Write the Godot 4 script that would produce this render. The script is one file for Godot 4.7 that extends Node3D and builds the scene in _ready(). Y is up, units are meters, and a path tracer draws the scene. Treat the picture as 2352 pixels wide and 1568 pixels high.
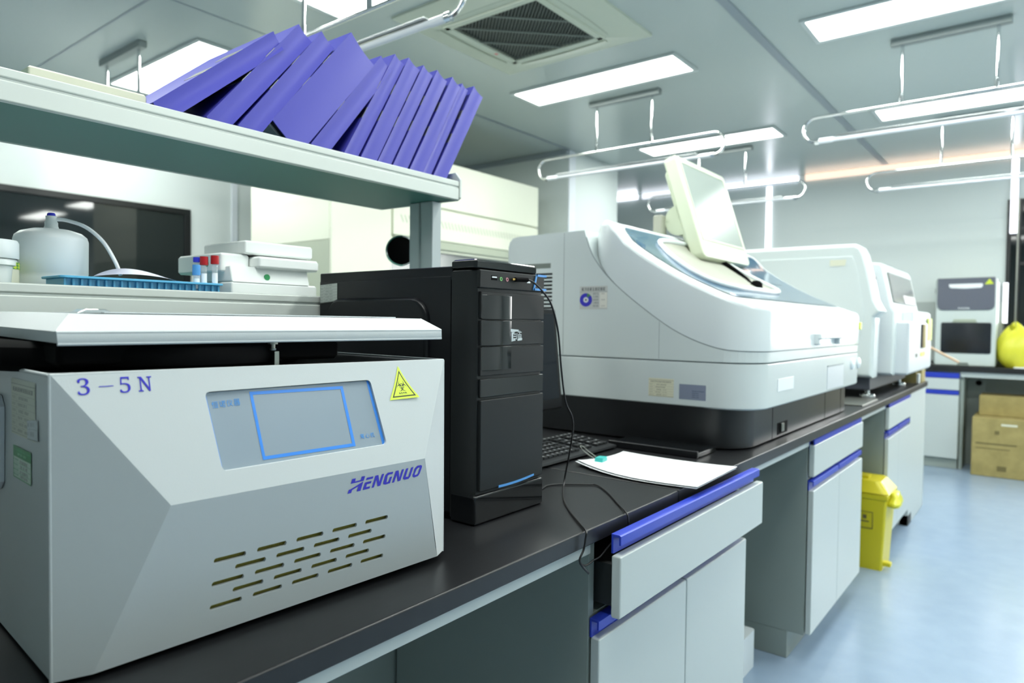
extends Node3D
# A laboratory bench seen from its near end: centrifuge, computer, analysers, reagent rack with binders.
# x runs along the bench, away from the camera; +z is the aisle; y is up.

var M := {}
var counts := {}
const OUT := Vector3(0, 0, 1)


# ---------------------------------------------------------------- mesh builder
class Mb:
	var st := SurfaceTool.new()
	var xf := Transform3D.IDENTITY
	var auto := false

	func _init(smooth := false) -> void:
		auto = smooth
		st.begin(Mesh.PRIMITIVE_TRIANGLES)
		if smooth:
			st.set_smooth_group(0)

	func v(p: Vector3, n: Vector3, uv: Vector2) -> void:
		if not auto:
			st.set_normal((xf.basis * n).normalized())
		st.set_uv(uv)
		st.add_vertex(xf * p)

	func tri(a: Vector3, b: Vector3, c: Vector3, na: Vector3, nb: Vector3, nc: Vector3, ua := Vector2.ZERO, ub := Vector2.ZERO, uc := Vector2.ZERO) -> void:
		var wa := xf * a
		var g := ((xf * c) - wa).cross((xf * b) - wa)
		if g.length_squared() < 1e-18:
			return
		if g.dot(xf.basis * (na + nb + nc)) >= 0.0:
			v(a, na, ua); v(b, nb, ub); v(c, nc, uc)
		else:
			v(a, na, ua); v(c, nc, uc); v(b, nb, ub)

	# flat quad facing the hint
	func quad(a: Vector3, b: Vector3, c: Vector3, d: Vector3, hint: Vector3, uvs := []) -> void:
		var n := (c - a).cross(b - a)
		if n.length_squared() < 1e-16:
			n = (d - a).cross(c - a)
		n = n.normalized()
		if n.dot(hint) < 0.0:
			n = -n
		var u: Array = uvs if uvs.size() == 4 else [Vector2(0, 1), Vector2(1, 1), Vector2(1, 0), Vector2(0, 0)]
		tri(a, b, c, n, n, n, u[0], u[1], u[2])
		tri(a, c, d, n, n, n, u[0], u[2], u[3])

	func quadn(a: Vector3, b: Vector3, c: Vector3, d: Vector3, na: Vector3, nb: Vector3, nc: Vector3, nd: Vector3) -> void:
		tri(a, b, c, na, nb, nc)
		tri(a, c, d, na, nc, nd)

	# box with rounded-looking chamfers
	func box(lo: Vector3, hi: Vector3, bev := 0.002) -> void:
		var c := (lo + hi) * 0.5
		var h := (hi - lo).abs() * 0.5
		var e := minf(bev, minf(h.x, minf(h.y, h.z)) * 0.45)
		var ax := [Vector3.RIGHT, Vector3.UP, Vector3.BACK]
		var hs := [h.x, h.y, h.z]
		for i in 3:
			var j := (i + 1) % 3
			var k := (i + 2) % 3
			for s: float in [-1.0, 1.0]:
				var n: Vector3 = ax[i] * s
				var o: Vector3 = c + n * hs[i]
				var p: Vector3 = ax[j] * (hs[j] - e)
				var q: Vector3 = ax[k] * (hs[k] - e)
				quad(o - p - q, o + p - q, o + p + q, o - p + q, n)
			for sj: float in [-1.0, 1.0]:
				for sk: float in [-1.0, 1.0]:
					var nj: Vector3 = ax[j] * sj
					var nk: Vector3 = ax[k] * sk
					var r: Vector3 = ax[i] * (hs[i] - e)
					var pj: Vector3 = c + nj * hs[j] + nk * (hs[k] - e)
					var pk: Vector3 = c + nk * hs[k] + nj * (hs[j] - e)
					quadn(pj - r, pj + r, pk + r, pk - r, nj, nj, nk, nk)
		for sx: float in [-1.0, 1.0]:
			for sy: float in [-1.0, 1.0]:
				for sz: float in [-1.0, 1.0]:
					var s3 := Vector3(sx, sy, sz)
					var m := h - Vector3(e, e, e)
					tri(c + s3 * Vector3(h.x, m.y, m.z), c + s3 * Vector3(m.x, h.y, m.z), c + s3 * Vector3(m.x, m.y, h.z), Vector3(sx, 0, 0), Vector3(0, sy, 0), Vector3(0, 0, sz))

	# polygon in local xy pushed along local z from d0 to d1
	func extrude(poly: PackedVector2Array, d0: float, d1: float, bev := 0.0, smooth := 0.8, caps := 3) -> void:
		var n := poly.size()
		var area := 0.0
		for i in n:
			area += poly[i].cross(poly[(i + 1) % n])
		var sg := 1.0 if area > 0.0 else -1.0
		var en: Array[Vector2] = []
		for i in n:
			var e := (poly[(i + 1) % n] - poly[i]).normalized()
			en.append(Vector2(e.y, -e.x) * sg)
		var ins := PackedVector2Array()
		for i in n:
			var a := en[(i + n - 1) % n]
			var b := en[i]
			var mm := (a + b) / maxf(1.0 + a.dot(b), 0.35)
			ins.append(poly[i] - mm * bev)
		for i in n:
			var j := (i + 1) % n
			var np := en[i]
			var a2 := en[(i + n - 1) % n]
			var b2 := en[j]
			var n0 := (np + a2).normalized() if np.dot(a2) > smooth else np
			var n1 := (np + b2).normalized() if np.dot(b2) > smooth else np
			var w0 := Vector3(n0.x, n0.y, 0)
			var w1 := Vector3(n1.x, n1.y, 0)
			var lo := d0 + (bev if caps & 1 else 0.0)
			var hi := d1 - (bev if caps & 2 else 0.0)
			quadn(P(poly[i], lo), P(poly[j], lo), P(poly[j], hi), P(poly[i], hi), w0, w1, w1, w0)
			if bev > 0.0:
				if caps & 1:
					quadn(P(poly[i], lo), P(poly[j], lo), P(ins[j], d0), P(ins[i], d0), w0, w1, -OUT, -OUT)
				if caps & 2:
					quadn(P(poly[i], hi), P(poly[j], hi), P(ins[j], d1), P(ins[i], d1), w0, w1, OUT, OUT)
		var src := ins if bev > 0.0 else poly
		var ix := Geometry2D.triangulate_polygon(src)
		for t in range(0, ix.size(), 3):
			if caps & 1:
				tri(P(src[ix[t]], d0), P(src[ix[t + 1]], d0), P(src[ix[t + 2]], d0), -OUT, -OUT, -OUT)
			if caps & 2:
				tri(P(src[ix[t]], d1), P(src[ix[t + 1]], d1), P(src[ix[t + 2]], d1), OUT, OUT, OUT)

	func P(p: Vector2, z: float) -> Vector3:
		return Vector3(p.x, p.y, z)

	# profile of (radius, height) turned round local y
	func lathe(prof: Array, seg := 24, sharp := 0.75) -> void:
		var m := prof.size()
		var en: Array[Vector2] = []
		for i in m - 1:
			var e: Vector2 = (prof[i + 1] - prof[i]).normalized()
			en.append(Vector2(e.y, -e.x))
		for i in m - 1:
			var na := en[i]
			var nb := en[i]
			if i > 0 and en[i - 1].dot(en[i]) > sharp:
				na = (en[i - 1] + en[i]).normalized()
			if i < m - 2 and en[i + 1].dot(en[i]) > sharp:
				nb = (en[i + 1] + en[i]).normalized()
			var p: Vector2 = prof[i]
			var q: Vector2 = prof[i + 1]
			for k in seg:
				var a0 := TAU * k / seg
				var a1 := TAU * (k + 1) / seg
				var c0 := Vector3(cos(a0), 0, sin(a0))
				var c1 := Vector3(cos(a1), 0, sin(a1))
				var uy := Vector3.UP
				quadn(c0 * p.x + uy * p.y, c1 * p.x + uy * p.y, c1 * q.x + uy * q.y, c0 * q.x + uy * q.y, c0 * na.x + uy * na.y, c1 * na.x + uy * na.y, c1 * nb.x + uy * nb.y, c0 * nb.x + uy * nb.y)

	func tube(pts: Array, r: float, seg := 10, closed := false) -> void:
		var n := pts.size()
		var fr: Array[Basis] = []
		var up := Vector3.UP
		for i in n:
			var a: Vector3 = pts[(i + n - 1) % n] if closed else pts[maxi(i - 1, 0)]
			var b: Vector3 = pts[(i + 1) % n] if closed else pts[mini(i + 1, n - 1)]
			var t := (b - a).normalized()
			if i == 0 and absf(t.y) > 0.9:
				up = Vector3.RIGHT
			var x := up.cross(t).normalized()
			up = t.cross(x).normalized()
			fr.append(Basis(x, up, t))
		for i in (n if closed else n - 1):
			var j := (i + 1) % n
			for k in seg:
				var a0 := TAU * k / seg
				var a1 := TAU * (k + 1) / seg
				var d0 := fr[i] * Vector3(cos(a0), sin(a0), 0)
				var d1 := fr[i] * Vector3(cos(a1), sin(a1), 0)
				var e0 := fr[j] * Vector3(cos(a0), sin(a0), 0)
				var e1 := fr[j] * Vector3(cos(a1), sin(a1), 0)
				quadn(pts[i] + d0 * r, pts[i] + d1 * r, pts[j] + e1 * r, pts[j] + e0 * r, d0, d1, e1, e0)
		if not closed:
			for e: int in [0, n - 1]:
				var nn := fr[e].z * (-1.0 if e == 0 else 1.0)
				for k in seg:
					var a0 := TAU * k / seg
					var a1 := TAU * (k + 1) / seg
					tri(pts[e], pts[e] + fr[e] * Vector3(cos(a0), sin(a0), 0) * r, pts[e] + fr[e] * Vector3(cos(a1), sin(a1), 0) * r, nn, nn, nn)

	# flat polygon laid at local z
	func sheet(poly: PackedVector2Array, z := 0.0, box_uv := Rect2()) -> void:
		var ix := Geometry2D.triangulate_polygon(poly)
		for t in range(0, ix.size(), 3):
			var q := [poly[ix[t]], poly[ix[t + 1]], poly[ix[t + 2]]]
			var u := [Vector2.ZERO, Vector2.ZERO, Vector2.ZERO]
			if box_uv.size.x > 0.0:
				for k in 3:
					u[k] = Vector2((q[k].x - box_uv.position.x) / box_uv.size.x, 1.0 - (q[k].y - box_uv.position.y) / box_uv.size.y)
			tri(P(q[0], z), P(q[1], z), P(q[2], z), OUT, OUT, OUT, u[0], u[1], u[2])

	# brush strokes: polylines of local xy points, drawn as bars of width w
	func strokes(lines: Array, w: float, z := 0.0, scale := 1.0, at := Vector2.ZERO) -> void:
		for l: Array in lines:
			for i in l.size() - 1:
				var a: Vector2 = l[i] * scale + at
				var b: Vector2 = l[i + 1] * scale + at
				var t := (b - a).normalized()
				var s := Vector2(-t.y, t.x) * w * 0.5
				a -= t * w * 0.35
				b += t * w * 0.35
				quad(P(a - s, z), P(b - s, z), P(b + s, z), P(a + s, z), OUT)

	func mesh() -> ArrayMesh:
		if auto:
			st.generate_normals()
		return st.commit()


# ---------------------------------------------------------------- scene tree helpers
func numbered(called: String) -> String:
	counts[called] = counts.get(called, 0) + 1
	return called if counts[called] == 1 else "%s_%03d" % [called, counts[called] - 1]


func thing(called: String, label: String, category: String, at := Vector3.ZERO, turn := 0.0, group := "") -> Node3D:
	var o := Node3D.new()
	o.name = numbered(called)
	add_child(o, true)
	o.position = at
	o.rotation.y = turn
	tag(o, label, category, group)
	return o


func tag(o: Node, label: String, category: String, group := "") -> Node:
	o.set_meta("label", label)
	o.set_meta("category", category)
	if group != "":
		o.set_meta("group", group)
	return o


# a mesh under a thing; its shape is given in the world's axes and metres unless the thing is turned
func part(called: String, b: Mb, m: Material, parent: Node3D, world := true) -> MeshInstance3D:
	var o := MeshInstance3D.new()
	o.name = called
	o.mesh = b.mesh()
	o.material_override = m
	parent.add_child(o, true)
	if world and parent.get_parent() == self and not parent is MeshInstance3D:
		o.position = -parent.position
	return o


func solo(called: String, b: Mb, m: Material, label: String, category: String, group := "") -> MeshInstance3D:
	var o := MeshInstance3D.new()
	o.name = numbered(called)
	o.mesh = b.mesh()
	o.material_override = m
	add_child(o, true)
	tag(o, label, category, group)
	return o


func struct(called: String, b: Mb, m: Material, label := "") -> MeshInstance3D:
	var o := MeshInstance3D.new()
	o.name = called
	o.mesh = b.mesh()
	o.material_override = m
	o.set_meta("kind", "structure")
	if label != "":
		o.set_meta("label", label)
	add_child(o, true)
	return o


func copy(o: Node3D, called: String, at: Vector3, label: String) -> Node3D:
	var c: Node3D = o.duplicate()
	c.name = numbered(called)
	add_child(c, true)
	c.position = at
	c.set_meta("label", label)
	return c


func bx(lo: Vector3, hi: Vector3, bev := 0.002) -> Mb:
	var b := Mb.new()
	b.box(lo, hi, bev)
	return b


func rrect(x0: float, y0: float, x1: float, y1: float, r: float, seg := 5) -> PackedVector2Array:
	var p := PackedVector2Array()
	var cs := [Vector2(x1 - r, y1 - r), Vector2(x0 + r, y1 - r), Vector2(x0 + r, y0 + r), Vector2(x1 - r, y0 + r)]
	for k in 4:
		for i in seg + 1:
			var a := PI * 0.5 * (k + float(i) / seg)
			p.append(cs[k] + Vector2(cos(a), sin(a)) * r)
	return p


func curve(pts: Array, sub := 6) -> Array:
	var o := []
	var n := pts.size()
	for i in n - 1:
		var p0: Vector3 = pts[maxi(i - 1, 0)]
		var p1: Vector3 = pts[i]
		var p2: Vector3 = pts[i + 1]
		var p3: Vector3 = pts[mini(i + 2, n - 1)]
		for k in sub:
			o.append(p1.cubic_interpolate(p2, p0, p3, float(k) / sub))
	o.append(pts[n - 1])
	return o


func lin(z: float, zs: Array, ys: Array) -> float:
	if z <= zs[0]:
		return ys[0]
	for i in zs.size() - 1:
		if z <= zs[i + 1]:
			var t: float = (z - zs[i]) / (zs[i + 1] - zs[i])
			var m0: float = (ys[i + 1] - ys[maxi(i - 1, 0)]) / (zs[i + 1] - zs[maxi(i - 1, 0)])
			var m1: float = (ys[mini(i + 2, zs.size() - 1)] - ys[i]) / (zs[mini(i + 2, zs.size() - 1)] - zs[i])
			var h: float = zs[i + 1] - zs[i]
			return ys[i] * (1 + 2 * t) * (1 - t) * (1 - t) + m0 * h * t * (1 - t) * (1 - t) + ys[i + 1] * t * t * (3 - 2 * t) - m1 * h * t * t * (1 - t)
	return ys[zs.size() - 1]


# plan polygon (x, z) pushed up along y
func plan(b: Mb, poly: PackedVector2Array, y0: float, y1: float, bev := 0.0, caps := 3) -> void:
	var q := PackedVector2Array()
	for p in poly:
		q.append(Vector2(p.x, -p.y))
	var keep := b.xf
	b.xf = keep * Transform3D(Basis(Vector3.RIGHT, Vector3(0, 0, -1), Vector3.UP), Vector3.ZERO)
	b.extrude(q, y0, y1, bev, 0.8, caps)
	b.xf = keep


# side profile (z, y) pushed along x
func side(b: Mb, poly: Array, x0: float, x1: float, bev := 0.0, smooth := 0.8) -> void:
	var q := PackedVector2Array()
	for p: Vector2 in poly:
		q.append(Vector2(-p.x, p.y))
	var keep := b.xf
	b.xf = keep * Transform3D(Basis(Vector3(0, 0, -1), Vector3.UP, Vector3.RIGHT), Vector3.ZERO)
	b.extrude(q, x0, x1, bev, smooth)
	b.xf = keep


func on_left(b: Mb, x: float) -> void:   # local (right, up) as seen on a face looking towards -x at depth x; local right is +z
	b.xf = Transform3D(Basis(Vector3(0, 0, 1), Vector3.UP, Vector3(-1, 0, 0)), Vector3(x, 0, 0))


func on_front(b: Mb, z: float) -> void:
	b.xf = Transform3D(Basis.IDENTITY, Vector3(0, 0, z))


func words(called: String, s: String, font: String, size: float, m: Material, parent: Node3D, xf: Transform3D, bold := false) -> MeshInstance3D:
	var t := TextMesh.new()
	var f := SystemFont.new()
	f.font_names = PackedStringArray([font])
	if bold:
		f.font_weight = 700
	t.font = f
	t.text = s
	t.font_size = 64
	t.pixel_size = size / 64.0
	t.depth = 0.0004
	t.curve_step = 1.0
	var o := MeshInstance3D.new()
	o.name = called
	o.mesh = t
	o.material_override = m
	parent.add_child(o, true)
	o.transform = xf
	return o


# ---------------------------------------------------------------- materials
func mat(key: String, c: Color, rough := 0.5, metal := 0.0, spec := 0.5) -> StandardMaterial3D:
	var m := StandardMaterial3D.new()
	m.resource_name = key
	m.albedo_color = c
	m.roughness = rough
	m.metallic = metal
	m.metallic_specular = spec
	M[key] = m
	return m


func c8(r: int, g: int, b: int) -> Color:
	return Color(r / 255.0, g / 255.0, b / 255.0)


func noise_tex(freq: float, lo: Color, hi: Color, oct := 3, sd := 1, size := 512) -> NoiseTexture2D:
	var n := FastNoiseLite.new()
	n.seed = sd
	n.frequency = freq
	n.fractal_octaves = oct
	var t := NoiseTexture2D.new()
	t.width = size
	t.height = size
	t.seamless = true
	t.noise = n
	var g := Gradient.new()
	g.set_color(0, lo)
	g.set_color(1, hi)
	t.color_ramp = g
	return t


func tex_mat(key: String, t: Texture2D, rough := 0.5) -> StandardMaterial3D:
	var m := mat(key, Color.WHITE, rough)
	m.albedo_texture = t
	m.texture_repeat = false
	return m


func glow(key: String, c: Color, e: float) -> StandardMaterial3D:
	var m := mat(key, c, 0.5)
	m.emission_enabled = true
	m.emission = c
	m.emission_energy_multiplier = e
	return m


func make_materials() -> void:
	var m := mat("floor", Color.WHITE, 0.22)
	m.albedo_texture = noise_tex(0.02, c8(146, 166, 188), c8(152, 172, 193), 4, 3)
	m.uv1_triplanar = true
	m.uv1_world_triplanar = true
	m.uv1_scale = Vector3(0.7, 0.7, 0.7)
	mat("ceiling", c8(190, 200, 196), 0.26)
	mat("seam", c8(150, 160, 166), 0.4)
	mat("wall", c8(214, 222, 220), 0.38)
	mat("wall_dim", c8(176, 184, 180), 0.4)
	mat("blind", c8(180, 188, 188), 0.7)
	mat("alu_trim", c8(222, 228, 234), 0.3)
	mat("black_glass", c8(30, 36, 37), 0.04, 0.0, 0.5)
	mat("black_frame", c8(24, 26, 28), 0.35)
	var w := mat("worktop", Color.WHITE, 0.36)
	w.albedo_texture = noise_tex(0.03, c8(22, 23, 25), c8(29, 30, 32), 4, 7)
	w.uv1_triplanar = true
	w.uv1_world_triplanar = true
	w.uv1_scale = Vector3(1.5, 1.5, 12)
	mat("worktop_edge", c8(58, 66, 76), 0.35)
	mat("cabinet", c8(200, 208, 206), 0.38)
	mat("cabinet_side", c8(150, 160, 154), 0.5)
	mat("dark_gap", c8(34, 38, 38), 0.6)
	mat("blue_rail", c8(44, 66, 190), 0.3, 0.15)
	mat("steel", c8(205, 208, 208), 0.18, 1.0)
	mat("chrome", c8(225, 226, 226), 0.1, 1.0)
	mat("dull_steel", c8(150, 152, 145), 0.35, 1.0)
	mat("bracket", c8(150, 158, 156), 0.4, 0.4)
	mat("rail_alu", c8(205, 211, 206), 0.36, 0.1)
	mat("groove", c8(92, 96, 90), 0.6)
	mat("post", c8(186, 194, 196), 0.35, 0.25)
	var g := mat("shelf_glass", Color(0.55, 0.74, 0.70, 0.28), 0.5)
	g.transparency = BaseMaterial3D.TRANSPARENCY_ALPHA
	g.albedo_color = c8(72, 122, 112)
	g.transparency = BaseMaterial3D.TRANSPARENCY_DISABLED
	g.roughness = 0.4
	g.metallic_specular = 0.3
	mat("binder", c8(68, 68, 170), 0.42)
	mat("binder_in", c8(26, 26, 40), 0.6)
	mat("paper", c8(240, 243, 245), 0.75)
	mat("paper_edge", c8(200, 205, 212), 0.8)
	mat("beige", c8(206, 207, 188), 0.5)
	var p := mat("powder", c8(200, 206, 207), 0.42)
	p.normal_enabled = true
	var nn := FastNoiseLite.new()
	nn.seed = 11
	nn.frequency = 0.09
	nn.fractal_octaves = 2
	var nt := NoiseTexture2D.new()
	nt.width = 512
	nt.height = 512
	nt.seamless = true
	nt.noise = nn
	nt.as_normal_map = true
	nt.bump_strength = 1.2
	p.normal_texture = nt
	p.normal_scale = 0.12
	p.uv1_triplanar = true
	p.uv1_scale = Vector3(9, 9, 9)
	mat("rubber", c8(7, 7, 8), 0.8, 0.0, 0.2)
	mat("black_top", c8(52, 55, 56), 0.5)
	var fo := mat("foam", Color.WHITE, 0.95)
	fo.albedo_texture = noise_tex(0.12, c8(132, 124, 48), c8(172, 162, 82), 2, 5, 256)
	fo.uv1_triplanar = true
	fo.uv1_scale = Vector3(14, 14, 14)
	mat("print_blue", c8(50, 44, 190), 0.4)
	mat("print_light_blue", c8(84, 156, 226), 0.4)
	mat("film_blue", c8(62, 142, 236), 0.3)
	mat("film_grey", c8(150, 164, 175), 0.22)
	mat("lcd", c8(112, 120, 125), 0.28)
	mat("print_black", c8(30, 32, 32), 0.5)
	mat("pc_side", c8(17, 19, 22), 0.35, 0.0, 0.35)
	mat("pc_front", c8(27, 30, 31), 0.38, 0.0, 0.35)
	mat("pc_gloss", c8(20, 22, 24), 0.06)
	mat("pc_line", c8(16, 17, 18), 0.5)
	mat("print_silver", c8(205, 214, 216), 0.4)
	mat("socket_green", c8(120, 190, 110), 0.4)
	mat("socket_pink", c8(205, 140, 150), 0.4)
	mat("white_plastic", c8(214, 222, 221), 0.26)
	mat("hood_plastic", c8(222, 229, 230), 0.2)
	mat("seam_line", c8(140, 150, 152), 0.6)
	mat("base_black", c8(28, 29, 31), 0.3)
	mat("tint", c8(50, 92, 122), 0.06, 0.0, 0.6)
	mat("well", c8(160, 162, 148), 0.5)
	mat("cream", c8(206, 214, 190), 0.35)
	mat("cream_screen", c8(150, 162, 154), 0.25)
	mat("grey_white", c8(205, 212, 216), 0.35)
	mat("lilac_grey", c8(176, 176, 190), 0.3)
	mat("dark_screen", c8(120, 126, 124), 0.15)
	mat("slate_grey", c8(66, 70, 80), 0.4)  # dark grey of base, button and flap on the tall analyser
	mat("hood_cream", c8(222, 226, 208), 0.45)
	mat("hood_slot", c8(170, 178, 160), 0.6)
	mat("key", c8(34, 36, 38), 0.45)
	mat("key_print", c8(180, 184, 184), 0.5)
	mat("teal", c8(70, 196, 190), 0.4)
	var cb := mat("card", Color.WHITE, 0.85)
	cb.albedo_texture = noise_tex(0.015, c8(150, 136, 84), c8(172, 156, 100), 3, 9, 256)
	cb.uv1_triplanar = true
	cb.uv1_scale = Vector3(2, 2, 2)
	mat("card_print", c8(112, 102, 62), 0.85)
	mat("yellow_bin", c8(214, 200, 30), 0.35)
	var yb := mat("yellow_bag", c8(234, 230, 70), 0.3)
	yb.backlight_enabled = true
	yb.backlight = c8(120, 118, 30)
	mat("hdpe", c8(232, 238, 240), 0.4)
	mat("cap_blue", c8(52, 56, 210), 0.4)
	mat("cap_light_blue", c8(84, 156, 222), 0.4)
	mat("cap_red", c8(176, 22, 30), 0.35)
	mat("rack_blue", c8(96, 178, 220), 0.35)
	mat("foam_white", c8(236, 240, 238), 0.8)
	mat("green_mark", c8(50, 150, 90), 0.5)
	mat("lavender", c8(176, 180, 204), 0.45)
	var tg := mat("tube_glass", Color(0.93, 0.96, 0.96, 0.22), 0.08)
	tg.transparency = BaseMaterial3D.TRANSPARENCY_ALPHA
	mat("inst_grey", c8(94, 98, 110), 0.35)
	mat("inst_body", c8(205, 214, 210), 0.35)
	mat("inst_window", c8(22, 28, 36), 0.12)
	mat("warn_yellow", c8(206, 220, 60), 0.5)
	mat("label_cream", c8(222, 222, 200), 0.6)
	mat("ac_white", c8(208, 214, 196), 0.45)
	mat("ac_grey", c8(168, 176, 156), 0.6)  # greyer tone for the louvre edges and an instrument grip
	mat("ac_grille", c8(52, 58, 52), 0.6)
	mat("ac_rib", c8(120, 128, 122), 0.5)
	mat("cable", c8(18, 18, 20), 0.4)
	mat("gold", c8(190, 160, 90), 0.3, 1.0)
	mat("red_led", c8(230, 120, 120), 0.4)
	mat("wood", c8(222, 190, 160), 0.6)
	mat("tubewhite", c8(236, 240, 244), 0.2)
	glow("panel_glow", c8(255, 255, 250), 9.0)
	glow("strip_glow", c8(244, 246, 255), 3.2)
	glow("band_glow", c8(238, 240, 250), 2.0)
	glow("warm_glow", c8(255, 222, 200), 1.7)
	glow("power_light", c8(60, 150, 245), 0.7)


# ---------------------------------------------------------------- scene
func _ready() -> void:
	var cam := Camera3D.new()
	cam.name = "camera"
	cam.position = Vector3(0, 1.147, 0)
	cam.basis = Basis.from_euler(Vector3(deg_to_rad(-1.589), deg_to_rad(-51.98), deg_to_rad(0.687)), EULER_ORDER_YXZ)
	var ca := CameraAttributesPhysical.new()
	ca.frustum_focal_length = 35.1
	ca.exposure_aperture = 7.0
	ca.frustum_focus_distance = 1.0
	cam.attributes = ca
	cam.fov = 53.0
	cam.near = 0.02
	cam.far = 60.0
	add_child(cam)
	cam.current = true

	var we := WorldEnvironment.new()
	we.name = "environment"
	var env := Environment.new()
	var sky := Sky.new()
	var sm := ProceduralSkyMaterial.new()
	sm.sky_top_color = c8(225, 228, 228)
	sm.sky_horizon_color = c8(240, 241, 238)
	sm.ground_bottom_color = c8(190, 195, 200)
	sm.ground_horizon_color = c8(220, 228, 235)
	sm.sky_energy_multiplier = 5.0
	sm.ground_energy_multiplier = 1.5
	sky.sky_material = sm
	env.background_mode = Environment.BG_SKY
	env.sky = sky
	env.tonemap_mode = Environment.TONE_MAPPER_LINEAR
	env.tonemap_exposure = 0.60
	env.sdfgi_enabled = true
	env.ssao_enabled = true
	env.ssil_enabled = true
	we.environment = env
	add_child(we)
	make_materials()
	ceiling_lights()
	room()
	bench()
	rack()
	binders()
	rack_goods()
	centrifuge()
	computer()
	desk_goods()
	analyser()
	second_analyser()
	far_end()
	safety_hood()
	hanging_lamps()
	air_conditioner()


const PANEL_ENERGY := 3.4

func ceiling_lights() -> void:
	var proto: Node3D = null
	var xs := [0.33, 1.965, 3.585, 5.27]
	var zs := [-4.06, -2.165, -0.41, 1.35]
	var where := {
		Vector2i(1, 0): "bright ceiling panel light above the left end of the row of binders",
		Vector2i(1, 1): "bright ceiling panel light at the top edge, above the tilted binders",
		Vector2i(2, 1): "bright ceiling panel light between the air conditioner and the nearer hanging lamp rail",
		Vector2i(3, 1): "bright ceiling panel light above the cream touchscreen monitor",
		Vector2i(2, 2): "bright ceiling panel light cut by the top right edge of the picture",
		Vector2i(3, 2): "bright ceiling panel light crossed by the right-hand nearer hanging lamp rail",
	}
	for i in xs.size():
		for j in zs.size():
			if (i >= 2 and j == 0) or (i == 0 and j == 3):
				continue
			var at := Vector3(xs[i], 2.6, zs[j])
			var label: String = where.get(Vector2i(i, j), "flat white ceiling panel light just outside the picture")
			if proto == null:
				proto = thing("ceiling_light", label, "ceiling light", Vector3.ZERO, 0.0, "ceiling panel lights")
				var f := Mb.new()
				for s: float in [-1.0, 1.0]:
					f.box(Vector3(s * 0.149 - 0.011, -0.012, -0.56), Vector3(s * 0.149 + 0.011, 0.0, 0.56), 0.002)
					f.box(Vector3(-0.138, -0.012, s * 0.55 - 0.011), Vector3(0.138, 0.0, s * 0.55 + 0.011), 0.002)
				part("frame", f, M.cabinet, proto)
				part("diffuser", bx(Vector3(-0.138, -0.007, -0.539), Vector3(0.138, 0.0, 0.539), 0.001), M.panel_glow, proto)
				var a := AreaLight3D.new()
				a.name = "light"
				a.area_size = Vector2(0.27, 1.07)
				a.light_energy = PANEL_ENERGY
				a.light_color = c8(249, 255, 249)
				a.shadow_enabled = true
				a.set("area_range", 14.0)
				a.set("area_attenuation", 2.0)
				a.position = Vector3(0, -0.014, 0)
				a.rotation = Vector3(-PI / 2, 0, 0)
				proto.add_child(a)
				proto.position = at
			else:
				copy(proto, "ceiling_light", at, label)


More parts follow.
